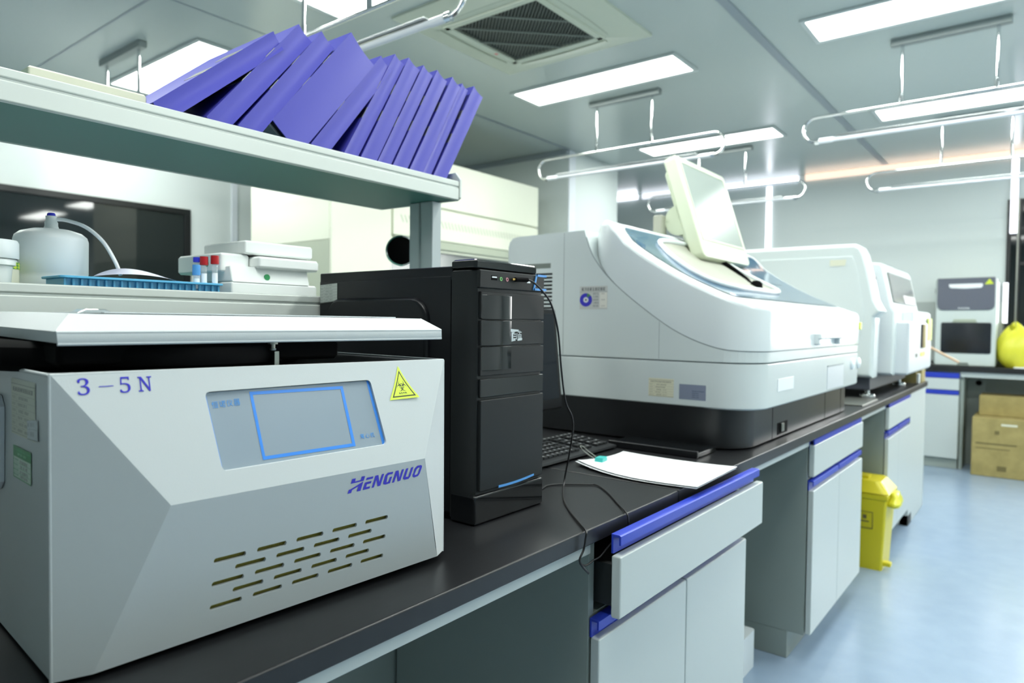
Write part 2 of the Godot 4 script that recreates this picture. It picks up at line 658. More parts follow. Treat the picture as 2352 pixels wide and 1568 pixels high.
func room() -> void:
	struct("floor", bx(Vector3(-3, -0.1, -5.2), Vector3(7.1, 0, 3.1), 0.0), M.floor)
	struct("ceiling", bx(Vector3(-3, 2.6, -5.2), Vector3(7.1, 2.75, 3.1), 0.0), M.ceiling)
	struct("wall_back", bx(Vector3(-3, 0, -5.2), Vector3(7.1, 2.6, -5.0), 0.0), M.wall)
	struct("wall_near", bx(Vector3(-3.1, 0, -5.2), Vector3(-3, 2.6, 3.1), 0.0), M.wall)
	struct("wall_right", bx(Vector3(-3, 0, 3), Vector3(7.1, 2.6, 3.1), 0.0), M.wall)
	struct("wall_pier", bx(Vector3(4.83, 0, -5.0), Vector3(5.67, 2.6, -3.2), 0.004), M.wall)
	var wf := Mb.new()
	wf.box(Vector3(6.95, 0, -5.0), Vector3(7.1, 2.6, 0.02), 0.0)
	wf.box(Vector3(6.95, 0, 0.02), Vector3(7.1, 0.95, 1.5), 0.0)
	wf.box(Vector3(6.95, 2.3, 0.02), Vector3(7.1, 2.6, 1.5), 0.0)
	wf.box(Vector3(6.95, 0, 1.5), Vector3(7.1, 2.6, 3.0), 0.0)
	struct("wall_far", wf, M.wall)
	# window out of the frame on the far wall: the daylight that the floor mirrors
	var w3 := Mb.new()
	for z: float in [0.02, 0.74, 1.46]:
		w3.box(Vector3(6.98, 0.95, z), Vector3(7.04, 2.3, z + 0.04), 0.003)
	for y: float in [0.95, 2.26]:
		w3.box(Vector3(6.98, y, 0.06), Vector3(7.04, y + 0.04, 1.46), 0.003)
	var win3 := struct("window_3", w3, M.alu_trim)
	var p3 := mat("clear_glass", Color(0.95, 0.98, 1.0, 0.05), 0.02)
	p3.transparency = BaseMaterial3D.TRANSPARENCY_ALPHA
	for z: float in [0.06, 0.78]:
		part("pane", bx(Vector3(7.008, 0.99, z), Vector3(7.012, 2.26, z + 0.68), 0.0), p3, win3)
	# dark glazed panel with aluminium edges at the right end of the far wall
	var w2 := Mb.new()
	w2.box(Vector3(6.925, 0.86, -0.285), Vector3(6.949, 2.2, -0.255), 0.003)
	w2.box(Vector3(6.925, 0.86, -0.205), Vector3(6.949, 2.2, -0.19), 0.002)
	w2.box(Vector3(6.925, 1.66, -0.19), Vector3(6.949, 1.69, -0.02), 0.002)
	w2.box(Vector3(6.925, 0.86, -0.035), Vector3(6.949, 2.2, -0.02), 0.002)
	var win2 := struct("window_2", w2, M.black_frame)
	part("pane", bx(Vector3(6.938, 0.86, -0.255), Vector3(6.944, 2.2, -0.205), 0.0), M.black_glass, win2)
	part("pane", bx(Vector3(6.938, 0.86, -0.19), Vector3(6.944, 2.2, -0.035), 0.0), M.black_glass, win2)
	var tr := Mb.new()
	tr.box(Vector3(6.905, 0.86, -0.216), Vector3(6.925, 2.2, -0.202), 0.002)
	part("edge_trim", tr, M.dull_steel, win2)
	# sill band
	struct("trim_1", bx(Vector3(6.91, 0.86, -4.9), Vector3(6.95, 1.37, -0.30), 0.004), M.wall_dim)
	# dark window in the back wall
	var w1 := Mb.new()
	w1.box(Vector3(-0.4, 0.9, -5.0), Vector3(2.52, 0.94, -4.975), 0.002)
	w1.box(Vector3(-0.4, 1.905, -5.0), Vector3(2.52, 1.945, -4.975), 0.002)
	w1.box(Vector3(2.475, 0.94, -5.0), Vector3(2.52, 1.905, -4.975), 0.002)
	w1.box(Vector3(-0.4, 0.94, -5.0), Vector3(-0.36, 1.905, -4.975), 0.002)
	var win1 := struct("window_1", w1, M.black_frame)
	part("pane", bx(Vector3(-0.36, 0.94, -4.995), Vector3(2.475, 1.905, -4.988), 0.0), M.black_glass, win1)
	# wall joints
	struct("trim_2", bx(Vector3(2.845, 0, -5.0), Vector3(2.895, 2.6, -4.985), 0.003), M.alu_trim)
	struct("trim_3", bx(Vector3(3.52, 0, -5.0), Vector3(3.60, 2.6, -4.985), 0.003), M.alu_trim)
	struct("trim_4", bx(Vector3(4.83, 0, -3.2), Vector3(4.93, 2.598, -3.188), 0.003), M.alu_trim)
	# ceiling seams
	struct("trim_5", bx(Vector3(-3, 2.592, -1.205), Vector3(6.9, 2.6, -1.16), 0.002), M.seam)
	struct("trim_6", bx(Vector3(2.4, 2.592, -3.205), Vector3(4.83, 2.6, -3.185), 0.002), M.seam)
	struct("trim_7", bx(Vector3(4.80, 2.56, -5.0), Vector3(4.83, 2.6, -3.2), 0.004), M.seam)
	struct("trim_8", bx(Vector3(-3, 2.598, -3.19), Vector3(2.4, 2.6, -3.18), 0.0), M.seam)
	struct("trim_9", bx(Vector3(1.455, 2.598, -5.0), Vector3(1.465, 2.6, -3.2), 0.0), M.seam)
	# added glowing strips stand in for daylight leaking past far wall blinds
	var n := 0
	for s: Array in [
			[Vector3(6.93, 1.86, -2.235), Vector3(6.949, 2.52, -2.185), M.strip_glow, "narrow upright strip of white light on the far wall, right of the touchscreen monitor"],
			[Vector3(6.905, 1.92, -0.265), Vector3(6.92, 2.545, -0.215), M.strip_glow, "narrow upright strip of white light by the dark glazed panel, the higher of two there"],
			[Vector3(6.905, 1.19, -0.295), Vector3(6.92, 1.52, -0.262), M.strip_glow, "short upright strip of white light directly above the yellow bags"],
			[Vector3(6.92, 2.545, -3.93), Vector3(6.949, 2.598, -3.66), M.strip_glow, "short white daylight glow along the top of the far wall, next to the pale pier"],
			[Vector3(6.92, 2.54, -3.6), Vector3(6.949, 2.597, -1.93), M.band_glow, "long cool white daylight glow along the top of the far wall, behind the monitor"],
			[Vector3(6.92, 2.54, -1.87), Vector3(6.949, 2.597, -0.18), M.warm_glow, "long warm peach daylight glow along the top of the far wall, at the right"]]:
		var t := thing("daylight_strip", s[3], "light strip", Vector3(s[0].x, s[0].y, (s[0].z + s[1].z) / 2))
		part("daylight_glow", bx(s[0], s[1], 0.004), s[2], t)
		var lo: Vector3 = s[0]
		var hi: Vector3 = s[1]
		part("mount", bx(Vector3(hi.x, lo.y, lo.z), Vector3(hi.x + 0.004, hi.y, hi.z), 0.0), M.alu_trim, t)  # backing of the stand-in strip, not a lamp fitting
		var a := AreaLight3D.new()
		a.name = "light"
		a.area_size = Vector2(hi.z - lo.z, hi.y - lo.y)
		a.light_energy = 0.05  # faint light added along each daylight strip
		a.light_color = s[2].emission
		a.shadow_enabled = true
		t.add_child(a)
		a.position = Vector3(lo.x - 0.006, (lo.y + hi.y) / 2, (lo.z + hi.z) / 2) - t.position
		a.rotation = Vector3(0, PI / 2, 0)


func blue_rail(x0: float, x1: float, yt: float, zf: float) -> Mb:   # bent finger-pull profile along x: a hook at the top of a front
	var b := Mb.new()
	side(b, [Vector2(zf - 0.016, yt - 0.034), Vector2(zf - 0.012, yt - 0.034), Vector2(zf - 0.012, yt - 0.005), Vector2(zf - 0.001, yt - 0.005), Vector2(zf - 0.001, yt - 0.018), Vector2(zf + 0.003, yt - 0.018), Vector2(zf + 0.003, yt - 0.002), Vector2(zf + 0.0, yt), Vector2(zf - 0.016, yt)], x0, x1, 0.0006)
	return b


func cabinet(label: String, x0: float, x1: float, open: float, split: float) -> Node3D:
	var t := thing("bench_cabinet", label, "cabinet", Vector3((x0 + x1) / 2, 0, -0.88))
	var c := Mb.new()
	c.box(Vector3(x0, 0.095, -1.12), Vector3(x0 + 0.018, 0.766, -0.627), 0.001)
	c.box(Vector3(x1 - 0.018, 0.095, -1.12), Vector3(x1, 0.766, -0.627), 0.001)
	c.box(Vector3(x0 + 0.018, 0.095, -1.12), Vector3(x1 - 0.018, 0.113, -0.627), 0.001)
	c.box(Vector3(x0 + 0.018, 0.113, -1.12), Vector3(x1 - 0.018, 0.766, -1.108), 0.001)
	c.box(Vector3(x0 + 0.018, 0.612, -1.108), Vector3(x1 - 0.018, 0.628, -0.63), 0.001)
	part("carcass", c, M.cabinet_side, t)
	part("plinth", bx(Vector3(x0, 0, -1.1), Vector3(x1, 0.095, -0.68), 0.002), M.cabinet_side, t)
	var zf := -0.605
	for s: Array in [[x0 + 0.002, split - 0.0015], [split + 0.0015, x1 - 0.002]]:
		var d := part("door", bx(Vector3(s[0], 0.1, zf - 0.019), Vector3(s[1], 0.592, zf), 0.003), M.cabinet, t)
		part("rail", blue_rail(s[0], s[1] - 0.012, 0.626, zf - 0.004), M.blue_rail, d)
	var z2 := zf + open
	var dr := part("drawer", bx(Vector3(x0 + 0.002, 0.638, z2 - 0.019), Vector3(x1 - 0.002, 0.747, z2), 0.003), M.cabinet, t)
	part("rail", blue_rail(x0 + 0.004, x1 - 0.03, 0.784 if open > 0.02 else 0.766, z2 - 0.004), M.blue_rail, dr)
	var box := Mb.new()
	box.box(Vector3(x0 + 0.03, 0.645, -1.05), Vector3(x0 + 0.042, 0.72, z2 - 0.019), 0.001)
	box.box(Vector3(x1 - 0.042, 0.645, -1.05), Vector3(x1 - 0.03, 0.72, z2 - 0.019), 0.001)
	box.box(Vector3(x0 + 0.042, 0.645, -1.05), Vector3(x1 - 0.042, 0.652, z2 - 0.019), 0.001)
	part("drawer_box", box, M.dark_gap, dr)
	return t


func bench() -> void:
	var w := solo("worktop", bx(Vector3(-1.4, 0.771, -2.1), Vector3(1.34, 0.8, -0.6), 0.003), M.worktop, "black laboratory worktop under the centrifuge and the computer tower", "worktop")
	w.name = "worktop"
	solo("worktop", bx(Vector3(1.345, 0.768, -2.1), Vector3(5.15, 0.8, -0.602), 0.003), M.worktop, "black laboratory worktop under the two white analysers", "worktop")
	cabinet("grey-white bench cabinet with its blue-railed drawer pulled open, below the papers", 1.03, 1.78, 0.04, 1.404)
	cabinet("grey-white bench cabinet with closed drawer, to the left of the yellow bin", 2.43, 3.2, 0.0, 2.795)
	cabinet("grey-white bench cabinet furthest along the bench, to the right of the yellow bin", 3.81, 4.5, 0.0, 4.11)
	var e := thing("end_panel", "plain grey end panel closing the far end of the bench", "panel", Vector3(4.8, 0, -0.88))
	part("board", bx(Vector3(4.502, 0.0, -1.12), Vector3(5.1, 0.768, -0.607), 0.003), M.cabinet, e)
	part("notch", bx(Vector3(4.502, 0.0, -0.65), Vector3(4.62, 0.06, -0.6065), 0.001), M.dark_gap, e)
	# frame that carries the tops
	var f := thing("lab_bench", "pale apron rails and back panels carrying the long black worktops", "bench", Vector3(1.8, 0, -1.13))
	for q: Array in [[-1.4, 1.028, 0.768], [1.782, 2.428, 0.767], [3.202, 3.808, 0.767]]:
		part("apron", bx(Vector3(q[0], 0.742, -0.66), Vector3(q[1], q[2], -0.622), 0.002), M.cabinet, f)
	var p := Mb.new()
	p.box(Vector3(-1.4, 0.0, -1.16), Vector3(0.62, 0.744, -1.14), 0.001)
	p.box(Vector3(0.62, 0.0, -1.16), Vector3(5.1, 0.744, -1.13), 0.001)
	part("back_panel", p, M.cabinet_side, f)
	for x: float in [-1.36, 5.06]:
		part("leg", bx(Vector3(x - 0.03, 0, -2.05), Vector3(x + 0.03, 0.768, -1.99), 0.003), M.cabinet_side, f)


func shelf_rail(x0: float, x1: float, yt: float, z: float, dir: float) -> Mb:
	var b := Mb.new()
	b.box(Vector3(x0, yt - 0.015, z), Vector3(x1, yt, z + 0.012 * dir), 0.004)
	b.box(Vector3(x0, yt - 0.049, z), Vector3(x1, yt - 0.018, z + 0.012 * dir), 0.005)
	b.box(Vector3(x0, yt - 0.025, z + 0.003 * dir), Vector3(x1, yt - 0.01, z + 0.010 * dir), 0.0)
	return b


func rack() -> void:
	var t := thing("reagent_rack", "two-tier aluminium reagent rack with green glass shelves standing along the bench middle", "rack", Vector3(0.4, 0.8, -1.35))
	for sh: Array in [[1.508, 1.312], [1.197, 1.312]]:
		var yt: float = sh[0]
		var x1: float = sh[1]
		var s := part("shelf", bx(Vector3(-1.3, yt - 0.046, -1.490), Vector3(x1 - 0.006, yt - 0.0195, -1.2125), 0.001), M.shelf_glass, t)
		part("front_rail", shelf_rail(-1.3, x1 - 0.004, yt, -1.2, -1.0), M.rail_alu, s)
		part("back_rail", bx(Vector3(-1.3, yt - 0.047, -1.498), Vector3(x1 - 0.004, yt - 0.012, -1.4905), 0.002), M.rail_alu, s)
		var c := Mb.new()
		side(c, [Vector2(-1.505, yt - 0.045), Vector2(-1.21, yt - 0.049), Vector2(-1.198, yt - 0.042), Vector2(-1.198, yt + 0.004), Vector2(-1.215, yt + 0.024), Vector2(-1.485, yt + 0.024), Vector2(-1.502, yt + 0.004)], x1 - 0.004, x1 + 0.003, 0.001)
		part("end_cap", c, M.rail_alu, s)
	for x: float in [1.298, -0.6]:
		var p := Mb.new()
		for zz: Array in [[-1.357, -1.319], [-1.312, -1.27]]:
			p.box(Vector3(x - 0.017, 0.8, zz[0]), Vector3(x + 0.018, 1.462, zz[1]), 0.003)
		p.box(Vector3(x - 0.012, 0.8, -1.32), Vector3(x + 0.018, 1.462, -1.31), 0.0)
		part("post", p, M.post, t)


func make_binder(w: float, wide: bool) -> Node3D:
	# local: x thickness, y height, z depth (spine at z = 0, facing +z)
	var h := 0.305
	var d := 0.245
	var t := thing("binder", "", "binder")
	var c := Mb.new()
	var e := 0.0028
	# spine, slightly hollow, with soft edges; two covers
	var sp := PackedVector2Array()
	for i in 9:
		var u := i / 8.0
		sp.append(Vector2(-w / 2 + w * u, 0.0 if (i == 0 or i == 8) else -0.0035 * sin(PI * u)))
	for i in 9:
		var u := 1.0 - i / 8.0
		sp.append(Vector2(-w / 2 + w * u, -e - (0.0 if (i == 0 or i == 8) else 0.0035 * sin(PI * u))))
	plan(c, flip(sp), 0.0, h, 0.0005)
	c.box(Vector3(-w / 2, 0, -d), Vector3(-w / 2 + e, h, -0.001), 0.0008)
	c.box(Vector3(w / 2 - e, 0, -d), Vector3(w / 2, h, -0.001), 0.0008)
	part("cover", c, M.binder, t)
	part("lining", bx(Vector3(-w / 2 + e, 0.004, -0.02), Vector3(w / 2 - e, h - 0.004, -0.008), 0.0), M.binder_in, t)
	part("pages", bx(Vector3(-w / 2 + e + 0.002, 0.006, -d + 0.012), Vector3(w / 2 - e - w * 0.35, h - 0.01, -0.03), 0.001), M.paper, t)
	for y: float in [h * 0.36, h * 0.62]:
		part("clasp", bx(Vector3(-w / 2 - 0.0008, y, -0.06), Vector3(-w / 2 + 0.0004, y + 0.03, -0.0005), 0.0003), M.dull_steel, t)
	return t


func flip(p: PackedVector2Array) -> PackedVector2Array:
	var q := PackedVector2Array()
	for v in p:
		q.append(Vector2(v.x, v.y))
	return q


func binders() -> void:
	var narrow := make_binder(0.041, false)
	var wide := make_binder(0.084, true)
	var used := [false, false]
	var order := ["leftmost blue binder, lying lowest against its neighbours", "second blue binder from the left, leaning steeply under the first", "third blue binder from the left, its top corner touching the wide one", "fourth and widest blue binder, with the broadest spine of the row", "fifth blue binder from the left, just right of the widest one", "sixth blue binder from the left, with a dark gap to its left", "seventh blue binder from the left, in the tighter right half", "eighth blue binder from the left, in the tighter right half", "ninth blue binder from the left, fourth from the right end", "tenth blue binder from the left, third from the right end", "eleventh blue binder from the left, the thin one beside the last", "rightmost blue binder, nearest the end cap of the upper shelf"]
	# right-hand foot of each spine on the shelf, lean, width factor
	var spots := [[0.574, 40.6, 0.9], [0.676, 50.2, 1.0], [0.739, 51.8, 1.0], [0.844, 50.6, 1.0], [0.902, 51.8, 1.0], [0.980, 60.6, 0.82], [1.034, 61.5, 0.98], [1.077, 61.2, 0.86], [1.129, 61.2, 0.98], [1.181, 60.8, 0.95], [1.209, 61.2, 0.62], [1.264, 60.2, 1.0]]
	for i in spots.size():
		var is_wide := i == 3
		var b: Node3D
		if not used[1 if is_wide else 0]:
			b = wide if is_wide else narrow
			used[1 if is_wide else 0] = true
		else:
			b = narrow.duplicate()
			b.name = numbered("binder")
			add_child(b, true)
		b.set_meta("label", order[i])
		b.set_meta("group", "blue binders on the upper shelf")
		var w: float = (0.084 if is_wide else 0.041) * spots[i][2]
		var lean := deg_to_rad(90.0 - spots[i][1])
		var rot := Basis(Vector3.BACK, -lean)
		var foot := Vector3(spots[i][0], 1.4885, -1.2165)
		b.transform = Transform3D(rot * Basis.from_scale(Vector3(spots[i][2], 1, 1)), foot + rot * Vector3(-w / 2, 0, 0))
	var k := thing("beige_case", "flat beige plastic case lying on the upper shelf left of the binders", "case", Vector3(0.44, 1.488, -1.35))
	part("lid", bx(Vector3(0.372, 1.513, -1.46), Vector3(0.548, 1.531, -1.232), 0.006), M.beige, k)
	part("tray", bx(Vector3(0.373, 1.488, -1.459), Vector3(0.547, 1.512, -1.233), 0.005), M.beige, k)


func jar(label: String, at: Vector3, r: float, h: float, cap: float, ringed: bool) -> Node3D:
	var t := thing("plastic_jar", label, "jar", at)
	var b := Mb.new()
	b.lathe([Vector2(0, 0), Vector2(r * 0.95, 0), Vector2(r, 0.004), Vector2(r, h - cap - 0.008), Vector2(r * 0.93, h - cap), Vector2(0, h - cap)], 28)
	part("body", b, M.white_plastic, t, false)
	var c := Mb.new()
	c.lathe([Vector2(r * 1.0, h - cap), Vector2(r * 1.02, h - cap + 0.002), Vector2(r * 1.02, h - 0.004), Vector2(r * 0.97, h), Vector2(0, h)], 28)
	part("screw_cap", c, M.hdpe, t, false)
	if ringed:
		var l := Mb.new()
		l.lathe([Vector2(r + 0.0006, 0.006), Vector2(r + 0.0006, h * 0.5)], 28)
		part("label", l, M.label_cream, t, false)
		var y := Mb.new()
		y.lathe([Vector2(r + 0.001, h * 0.5), Vector2(r + 0.001, h * 0.62)], 28)
		part("yellow_band", y, M.warn_yellow, t, false)
		var g := Mb.new()
		for i in 6:
			var a := 0.4 + i * 0.28
			g.xf = Transform3D(Basis(Vector3.UP, -a + PI / 2), Vector3(cos(a) * (r + 0.0014), h * 0.56, sin(a) * (r + 0.0014)))
			g.strokes([[Vector2(-3, 4), Vector2(3, 4)], [Vector2(-3, 0), Vector2(3, 0)], [Vector2(0, 4), Vector2(0, -4)], [Vector2(-3, -4), Vector2(3, -4)]], 0.0012, 0.0, 0.0011)
		part("band_print", g, M.green_mark, t, false)
	return t


func rack_goods() -> void:
	var sy := 1.177
	jar("white jar with yellow and green band at the left edge, behind the smaller tub", Vector3(0.350, sy, -1.345), 0.040, 0.093, 0.030, true)
	var j2 := thing("plastic_tub", "small plain white tub with a flared rim, at the left edge of the lower shelf", "tub", Vector3(0.325, sy, -1.25))
	var tb := Mb.new()
	tb.lathe([Vector2(0, 0), Vector2(0.026, 0), Vector2(0.03, 0.045), Vector2(0.034, 0.047), Vector2(0.034, 0.053), Vector2(0.03, 0.055), Vector2(0, 0.055)], 28)
	part("body", tb, M.white_plastic, j2, false)
	# carboy
	var cb := thing("carboy", "round white plastic carboy with a blue-tipped neck and hose on the lower shelf", "carboy", Vector3(0.452, sy, -1.385))
	var b := Mb.new()
	b.lathe([Vector2(0, 0), Vector2(0.052, 0), Vector2(0.0555, 0.004), Vector2(0.0555, 0.038), Vector2(0.054, 0.042), Vector2(0.0555, 0.046), Vector2(0.056, 0.104), Vector2(0.054, 0.111), Vector2(0.046, 0.118), Vector2(0.03, 0.123), Vector2(0.012, 0.125), Vector2(0, 0.125)], 40, 0.6)
	part("body", b, M.hdpe, cb, false)
	var n := Mb.new()
	n.lathe([Vector2(0.0125, 0.123), Vector2(0.010, 0.130), Vector2(0.010, 0.136), Vector2(0.0085, 0.138), Vector2(0.0085, 0.147), Vector2(0, 0.147)], 20)
	var nk := part("neck", n, M.hdpe, cb, false)
	var bl := Mb.new()
	bl.lathe([Vector2(0.0065, 0.147), Vector2(0.0065, 0.1505), Vector2(0.005, 0.1525), Vector2(0, 0.1525)], 16)
	part("blue_tip", bl, M.cap_blue, nk, false)
	var ho := Mb.new()
	ho.tube(curve([Vector3(0.006, 0.142, 0.002), Vector3(0.02, 0.141, 0.012), Vector3(0.042, 0.130, 0.035), Vector3(0.060, 0.105, 0.06), Vector3(0.072, 0.07, 0.08), Vector3(0.078, 0.045, 0.088)], 6), 0.0033, 10)
	part("hose", ho, M.tubewhite, cb, false)
	# tube rack
	var tr := thing("tube_rack", "blue plastic test tube rack along the front of the lower shelf", "tube rack", Vector3(0.54, sy, -1.26))
	var x0 := 0.412
	var x1 := 0.684
	var z0 := -1.315
	var z1 := -1.224
	part("top_plate", rack_plate(x0, x1, z0, z1, sy + 0.0325, sy + 0.0365), M.rack_blue, tr)
	part("bottom_plate", bx(Vector3(x0 + 0.006, sy, z0 + 0.006), Vector3(x1 - 0.006, sy + 0.003, z1 - 0.004), 0.001), M.rack_blue, tr)
	for i in 22:
		var x: float = x0 + 0.006 + (x1 - x0 - 0.016) * i / 21.0
		part("wall", bx(Vector3(x, sy + 0.003, z0 + 0.008), Vector3(x + 0.004, sy + 0.0325, z1 - 0.006), 0.0008), M.rack_blue, tr)
	for i in 6:
		var z: float = z0 + 0.010 + (z1 - z0 - 0.022) * i / 5.0
		part("cross_wall", bx(Vector3(x0 + 0.006, sy + 0.003, z), Vector3(x1 - 0.006, sy + 0.0325, z + 0.002), 0.0006), M.rack_blue, tr)
	# lavender film lying on the rack: a bowed sheet
	var fm := Mb.new(true)
	var cols := 20
	var rows := 6
	var at := func(i: int, j: int) -> Vector3:
		var u := float(i) / cols
		var vv := float(j) / rows
		var bow := sin(PI * clampf(u * 1.02, 0, 1)) ** 0.9
		return Vector3(0.462 + 0.145 * u + 0.01 * vv, sy + 0.0375 + 0.0205 * bow * (0.35 + 0.65 * vv), -1.236 - 0.062 * vv * (0.5 + 0.5 * bow))
	for i in cols:
		for jj in rows:
			fm.quad(at.call(i, jj), at.call(i + 1, jj), at.call(i + 1, jj + 1), at.call(i, jj + 1), Vector3(0, 1, 0.4))
	solo("plastic_sheet", fm, M.lavender, "bowed lavender-grey plastic sheet lying on the blue tube rack", "sheet")
	# sample tubes
	for s: Array in [[0.655, -1.245, 0.083, 0.0075, M.cap_red, 0.018, "sample tube with a red cap, the left one of the two, in the blue rack"], [0.6735, -1.240, 0.086, 0.0075, M.cap_red, 0.018, "sample tube with a red cap, the right one of the two, in the blue rack"], [0.651, -1.262, 0.082, 0.0075, M.cap_blue, 0.011, "sample tube with a dark blue cap behind the light blue one, in the rack"], [0.637, -1.238, 0.066, 0.0072, M.cap_light_blue, 0.021, "shorter sample tube with a light blue cap at the rack's right part"]]:
		var t := thing("sample_tube", s[6], "sample tube", Vector3(s[0], sy + 0.003, s[1]), 0.0, "capped sample tubes in the rack")
		var h: float = s[2]
		var g := Mb.new()
		g.lathe([Vector2(0, 0), Vector2(0.003, 0.0006), Vector2(0.0048, 0.004), Vector2(0.005, 0.008), Vector2(0.005, h - 0.004)], 16, 0.5)
		part("glass", g, M.tube_glass, t, false)
		var lb := Mb.new()
		lb.lathe([Vector2(0.0052, h * 0.34), Vector2(0.0052, h * 0.62)], 16)
		part("paper_label", lb, M.paper, t, false)
		var cp := Mb.new()
		cp.lathe([Vector2(0, h - s[5] + 0.002), Vector2(s[3] * 0.96, h - s[5] + 0.002), Vector2(s[3], h - s[5] + 0.004), Vector2(s[3] * 0.97, h), Vector2(0, h + 0.0004)], 18)
		part("cap", cp, s[4], t, false)
	# foam boxes
	var base := thing("foam_box", "lowest white foam box slab, broad and plain, under the other two", "foam box", Vector3(0.8, sy, -1.29), 0.0, "white foam boxes on the lower shelf")
	part("block", bx(Vector3(0.698, sy, -1.36), Vector3(0.893, sy + 0.042, -1.225), 0.004), M.foam_white, base)
	var mid := thing("foam_box", "middle white foam box with green round marks and an overhanging lid", "foam box", Vector3(0.8, sy + 0.042, -1.29), 0.0, "white foam boxes on the lower shelf")
	var fr := Mb.new()
	side(fr, [Vector2(-1.36, sy + 0.042), Vector2(-1.226, sy + 0.042), Vector2(-1.235, sy + 0.073), Vector2(-1.36, sy + 0.073)], 0.70, 0.875, 0.003)
	part("body", fr, M.foam_white, mid)
	part("cover", bx(Vector3(0.752, sy + 0.071, -1.345), Vector3(0.893, sy + 0.094, -1.218), 0.005), M.foam_white, mid)
	part("rim", bx(Vector3(0.69, sy + 0.060, -1.42), Vector3(0.752, sy + 0.098, -1.25), 0.005), M.foam_white, mid)
	var mk := Mb.new()
	mk.xf = Transform3D(Basis.IDENTITY, Vector3(0.776, sy + 0.054, -1.2285))
	mk.extrude(circle(0.0062, 20), -0.002, 0.0008, 0.0)
	part("green_mark", mk, M.green_mark, mid)
	var m2 := Mb.new()
	on_left(m2, 0.69)
	m2.extrude(circle(0.0062, 20, Vector2(-1.30, sy + 0.078)), -0.002, 0.0008, 0.0)
	part("green_mark", m2, M.green_mark, mid)
	var top := thing("foam_box", "topmost white foam box of the stack on the lower shelf", "foam box", Vector3(0.8, sy + 0.098, -1.31), 0.0, "white foam boxes on the lower shelf")
	part("block", bx(Vector3(0.735, sy + 0.0985, -1.40), Vector3(0.893, sy + 0.125, -1.24), 0.004), M.foam_white, top)
	# round fitting behind the post
	var rf := thing("round_disc", "small round black disc with a chrome rim, half hidden behind the rack post", "disc", Vector3(1.297, 1.34, -1.405))
	var d := Mb.new()
	d.xf = Transform3D(Basis(Vector3.UP, deg_to_rad(-38)) * Basis(Vector3.RIGHT, PI / 2), Vector3.ZERO)
	d.lathe([Vector2(0, -0.006), Vector2(0.036, -0.006), Vector2(0.038, 0.0), Vector2(0.034, 0.006), Vector2(0, 0.007)], 36)
	part("face", d, M.rubber, rf, false)
	var rr := Mb.new()
	rr.xf = d.xf
	rr.lathe([Vector2(0.038, -0.007), Vector2(0.042, -0.004), Vector2(0.042, 0.004), Vector2(0.038, 0.006)], 36)
	part("rim", rr, M.chrome, rf, false)
	# things on the bench, seen as slivers under the lower shelf
	var bag := thing("document_wallet", "pale document wallets lying under the lower shelf, seen as a thin sliver", "wallet", Vector3(0.45, 0.8, -1.42))
	part("cover", bx(Vector3(0.36, 0.8, -1.5), Vector3(0.62, 1.135, -1.40), 0.004), M.paper_edge, bag)
	var bx2 := thing("carton", "small white carton standing under the lower shelf near the tower", "carton", Vector3(0.85, 0.8, -1.40))
	part("walls", bx(Vector3(0.78, 0.8, -1.45), Vector3(0.98, 1.14, -1.36), 0.003), M.foam_white, bx2)


func circle(r: float, seg: int, c := Vector2.ZERO) -> PackedVector2Array:
	var p := PackedVector2Array()
	for i in seg:
		p.append(c + Vector2(cos(TAU * i / seg), sin(TAU * i / seg)) * r)
	return p


func rack_plate(x0: float, x1: float, z0: float, z1: float, y0: float, y1: float) -> Mb:
	var b := Mb.new()
	plan(b, rrect(x0, z0, x1, z1, 0.008), y0, y1, 0.001)
	return b


# ---------------------------------------------------------------- label pictures
func blocks(im: Image, r: Rect2i, n: int, c: Color, rng: RandomNumberGenerator) -> void:   # a row of small dense characters, too small to read
	var w := float(r.size.x) / n
	for i in n:
		var x := int(r.position.x + i * w)
		var cw := maxi(int(w * 0.8), 2)
		var k := maxi(int(cw / 4.0), 1)
		for j in 3:
			im.fill_rect(Rect2i(x, r.position.y + j * (r.size.y - k) / 2, cw if rng.randf() < 0.75 else cw / 2, k), c)
		im.fill_rect(Rect2i(x + rng.randi_range(0, maxi(cw - k, 1)), r.position.y, k, r.size.y), c)
		if rng.randf() < 0.6:
			im.fill_rect(Rect2i(x, r.position.y, k, r.size.y), c)


func form_label(w: int, h: int, paper: Color, ink: Color, seed_no: int, rows: int, header: bool) -> ImageTexture:
	var im := Image.create(w, h, false, Image.FORMAT_RGB8)
	im.fill(paper)
	var rng := RandomNumberGenerator.new()
	rng.seed = seed_no
	var line := paper.lerp(ink, 0.6)
	var top := 0.0
	if header:
		im.fill_rect(Rect2i(0, int(h * 0.09), w, 2), ink)
		blocks(im, Rect2i(int(w * 0.08), int(h * 0.15), int(w * 0.84), int(h * 0.07)), 14, ink, rng)
		top = h * 0.28
	var rh: float = (h * 0.97 - top) / rows
	for i in rows:
		var y := int(top + i * rh)
		im.fill_rect(Rect2i(0, y, w, 1), line)
		blocks(im, Rect2i(int(w * 0.04), y + int(rh * 0.3), int(w * 0.15), int(rh * 0.4)), 4, line, rng)
		blocks(im, Rect2i(int(w * (0.32 if i % 2 == 0 else 0.28)), y + int(rh * 0.28), int(w * (0.4 if i < 2 else 0.2)), int(rh * 0.44)), 7 if i < 2 else 4, line, rng)
		im.fill_rect(Rect2i(int(w * 0.23), y, 1, int(rh)), line)
		if i >= 2:
			im.fill_rect(Rect2i(int(w * 0.5), y, 1, int(rh)), line)
			blocks(im, Rect2i(int(w * 0.56), y + int(rh * 0.28), int(w * 0.18), int(rh * 0.44)), 4, line, rng)
	im.fill_rect(Rect2i(0, int(h * 0.965), w, 2), ink)
	return ImageTexture.create_from_image(im)


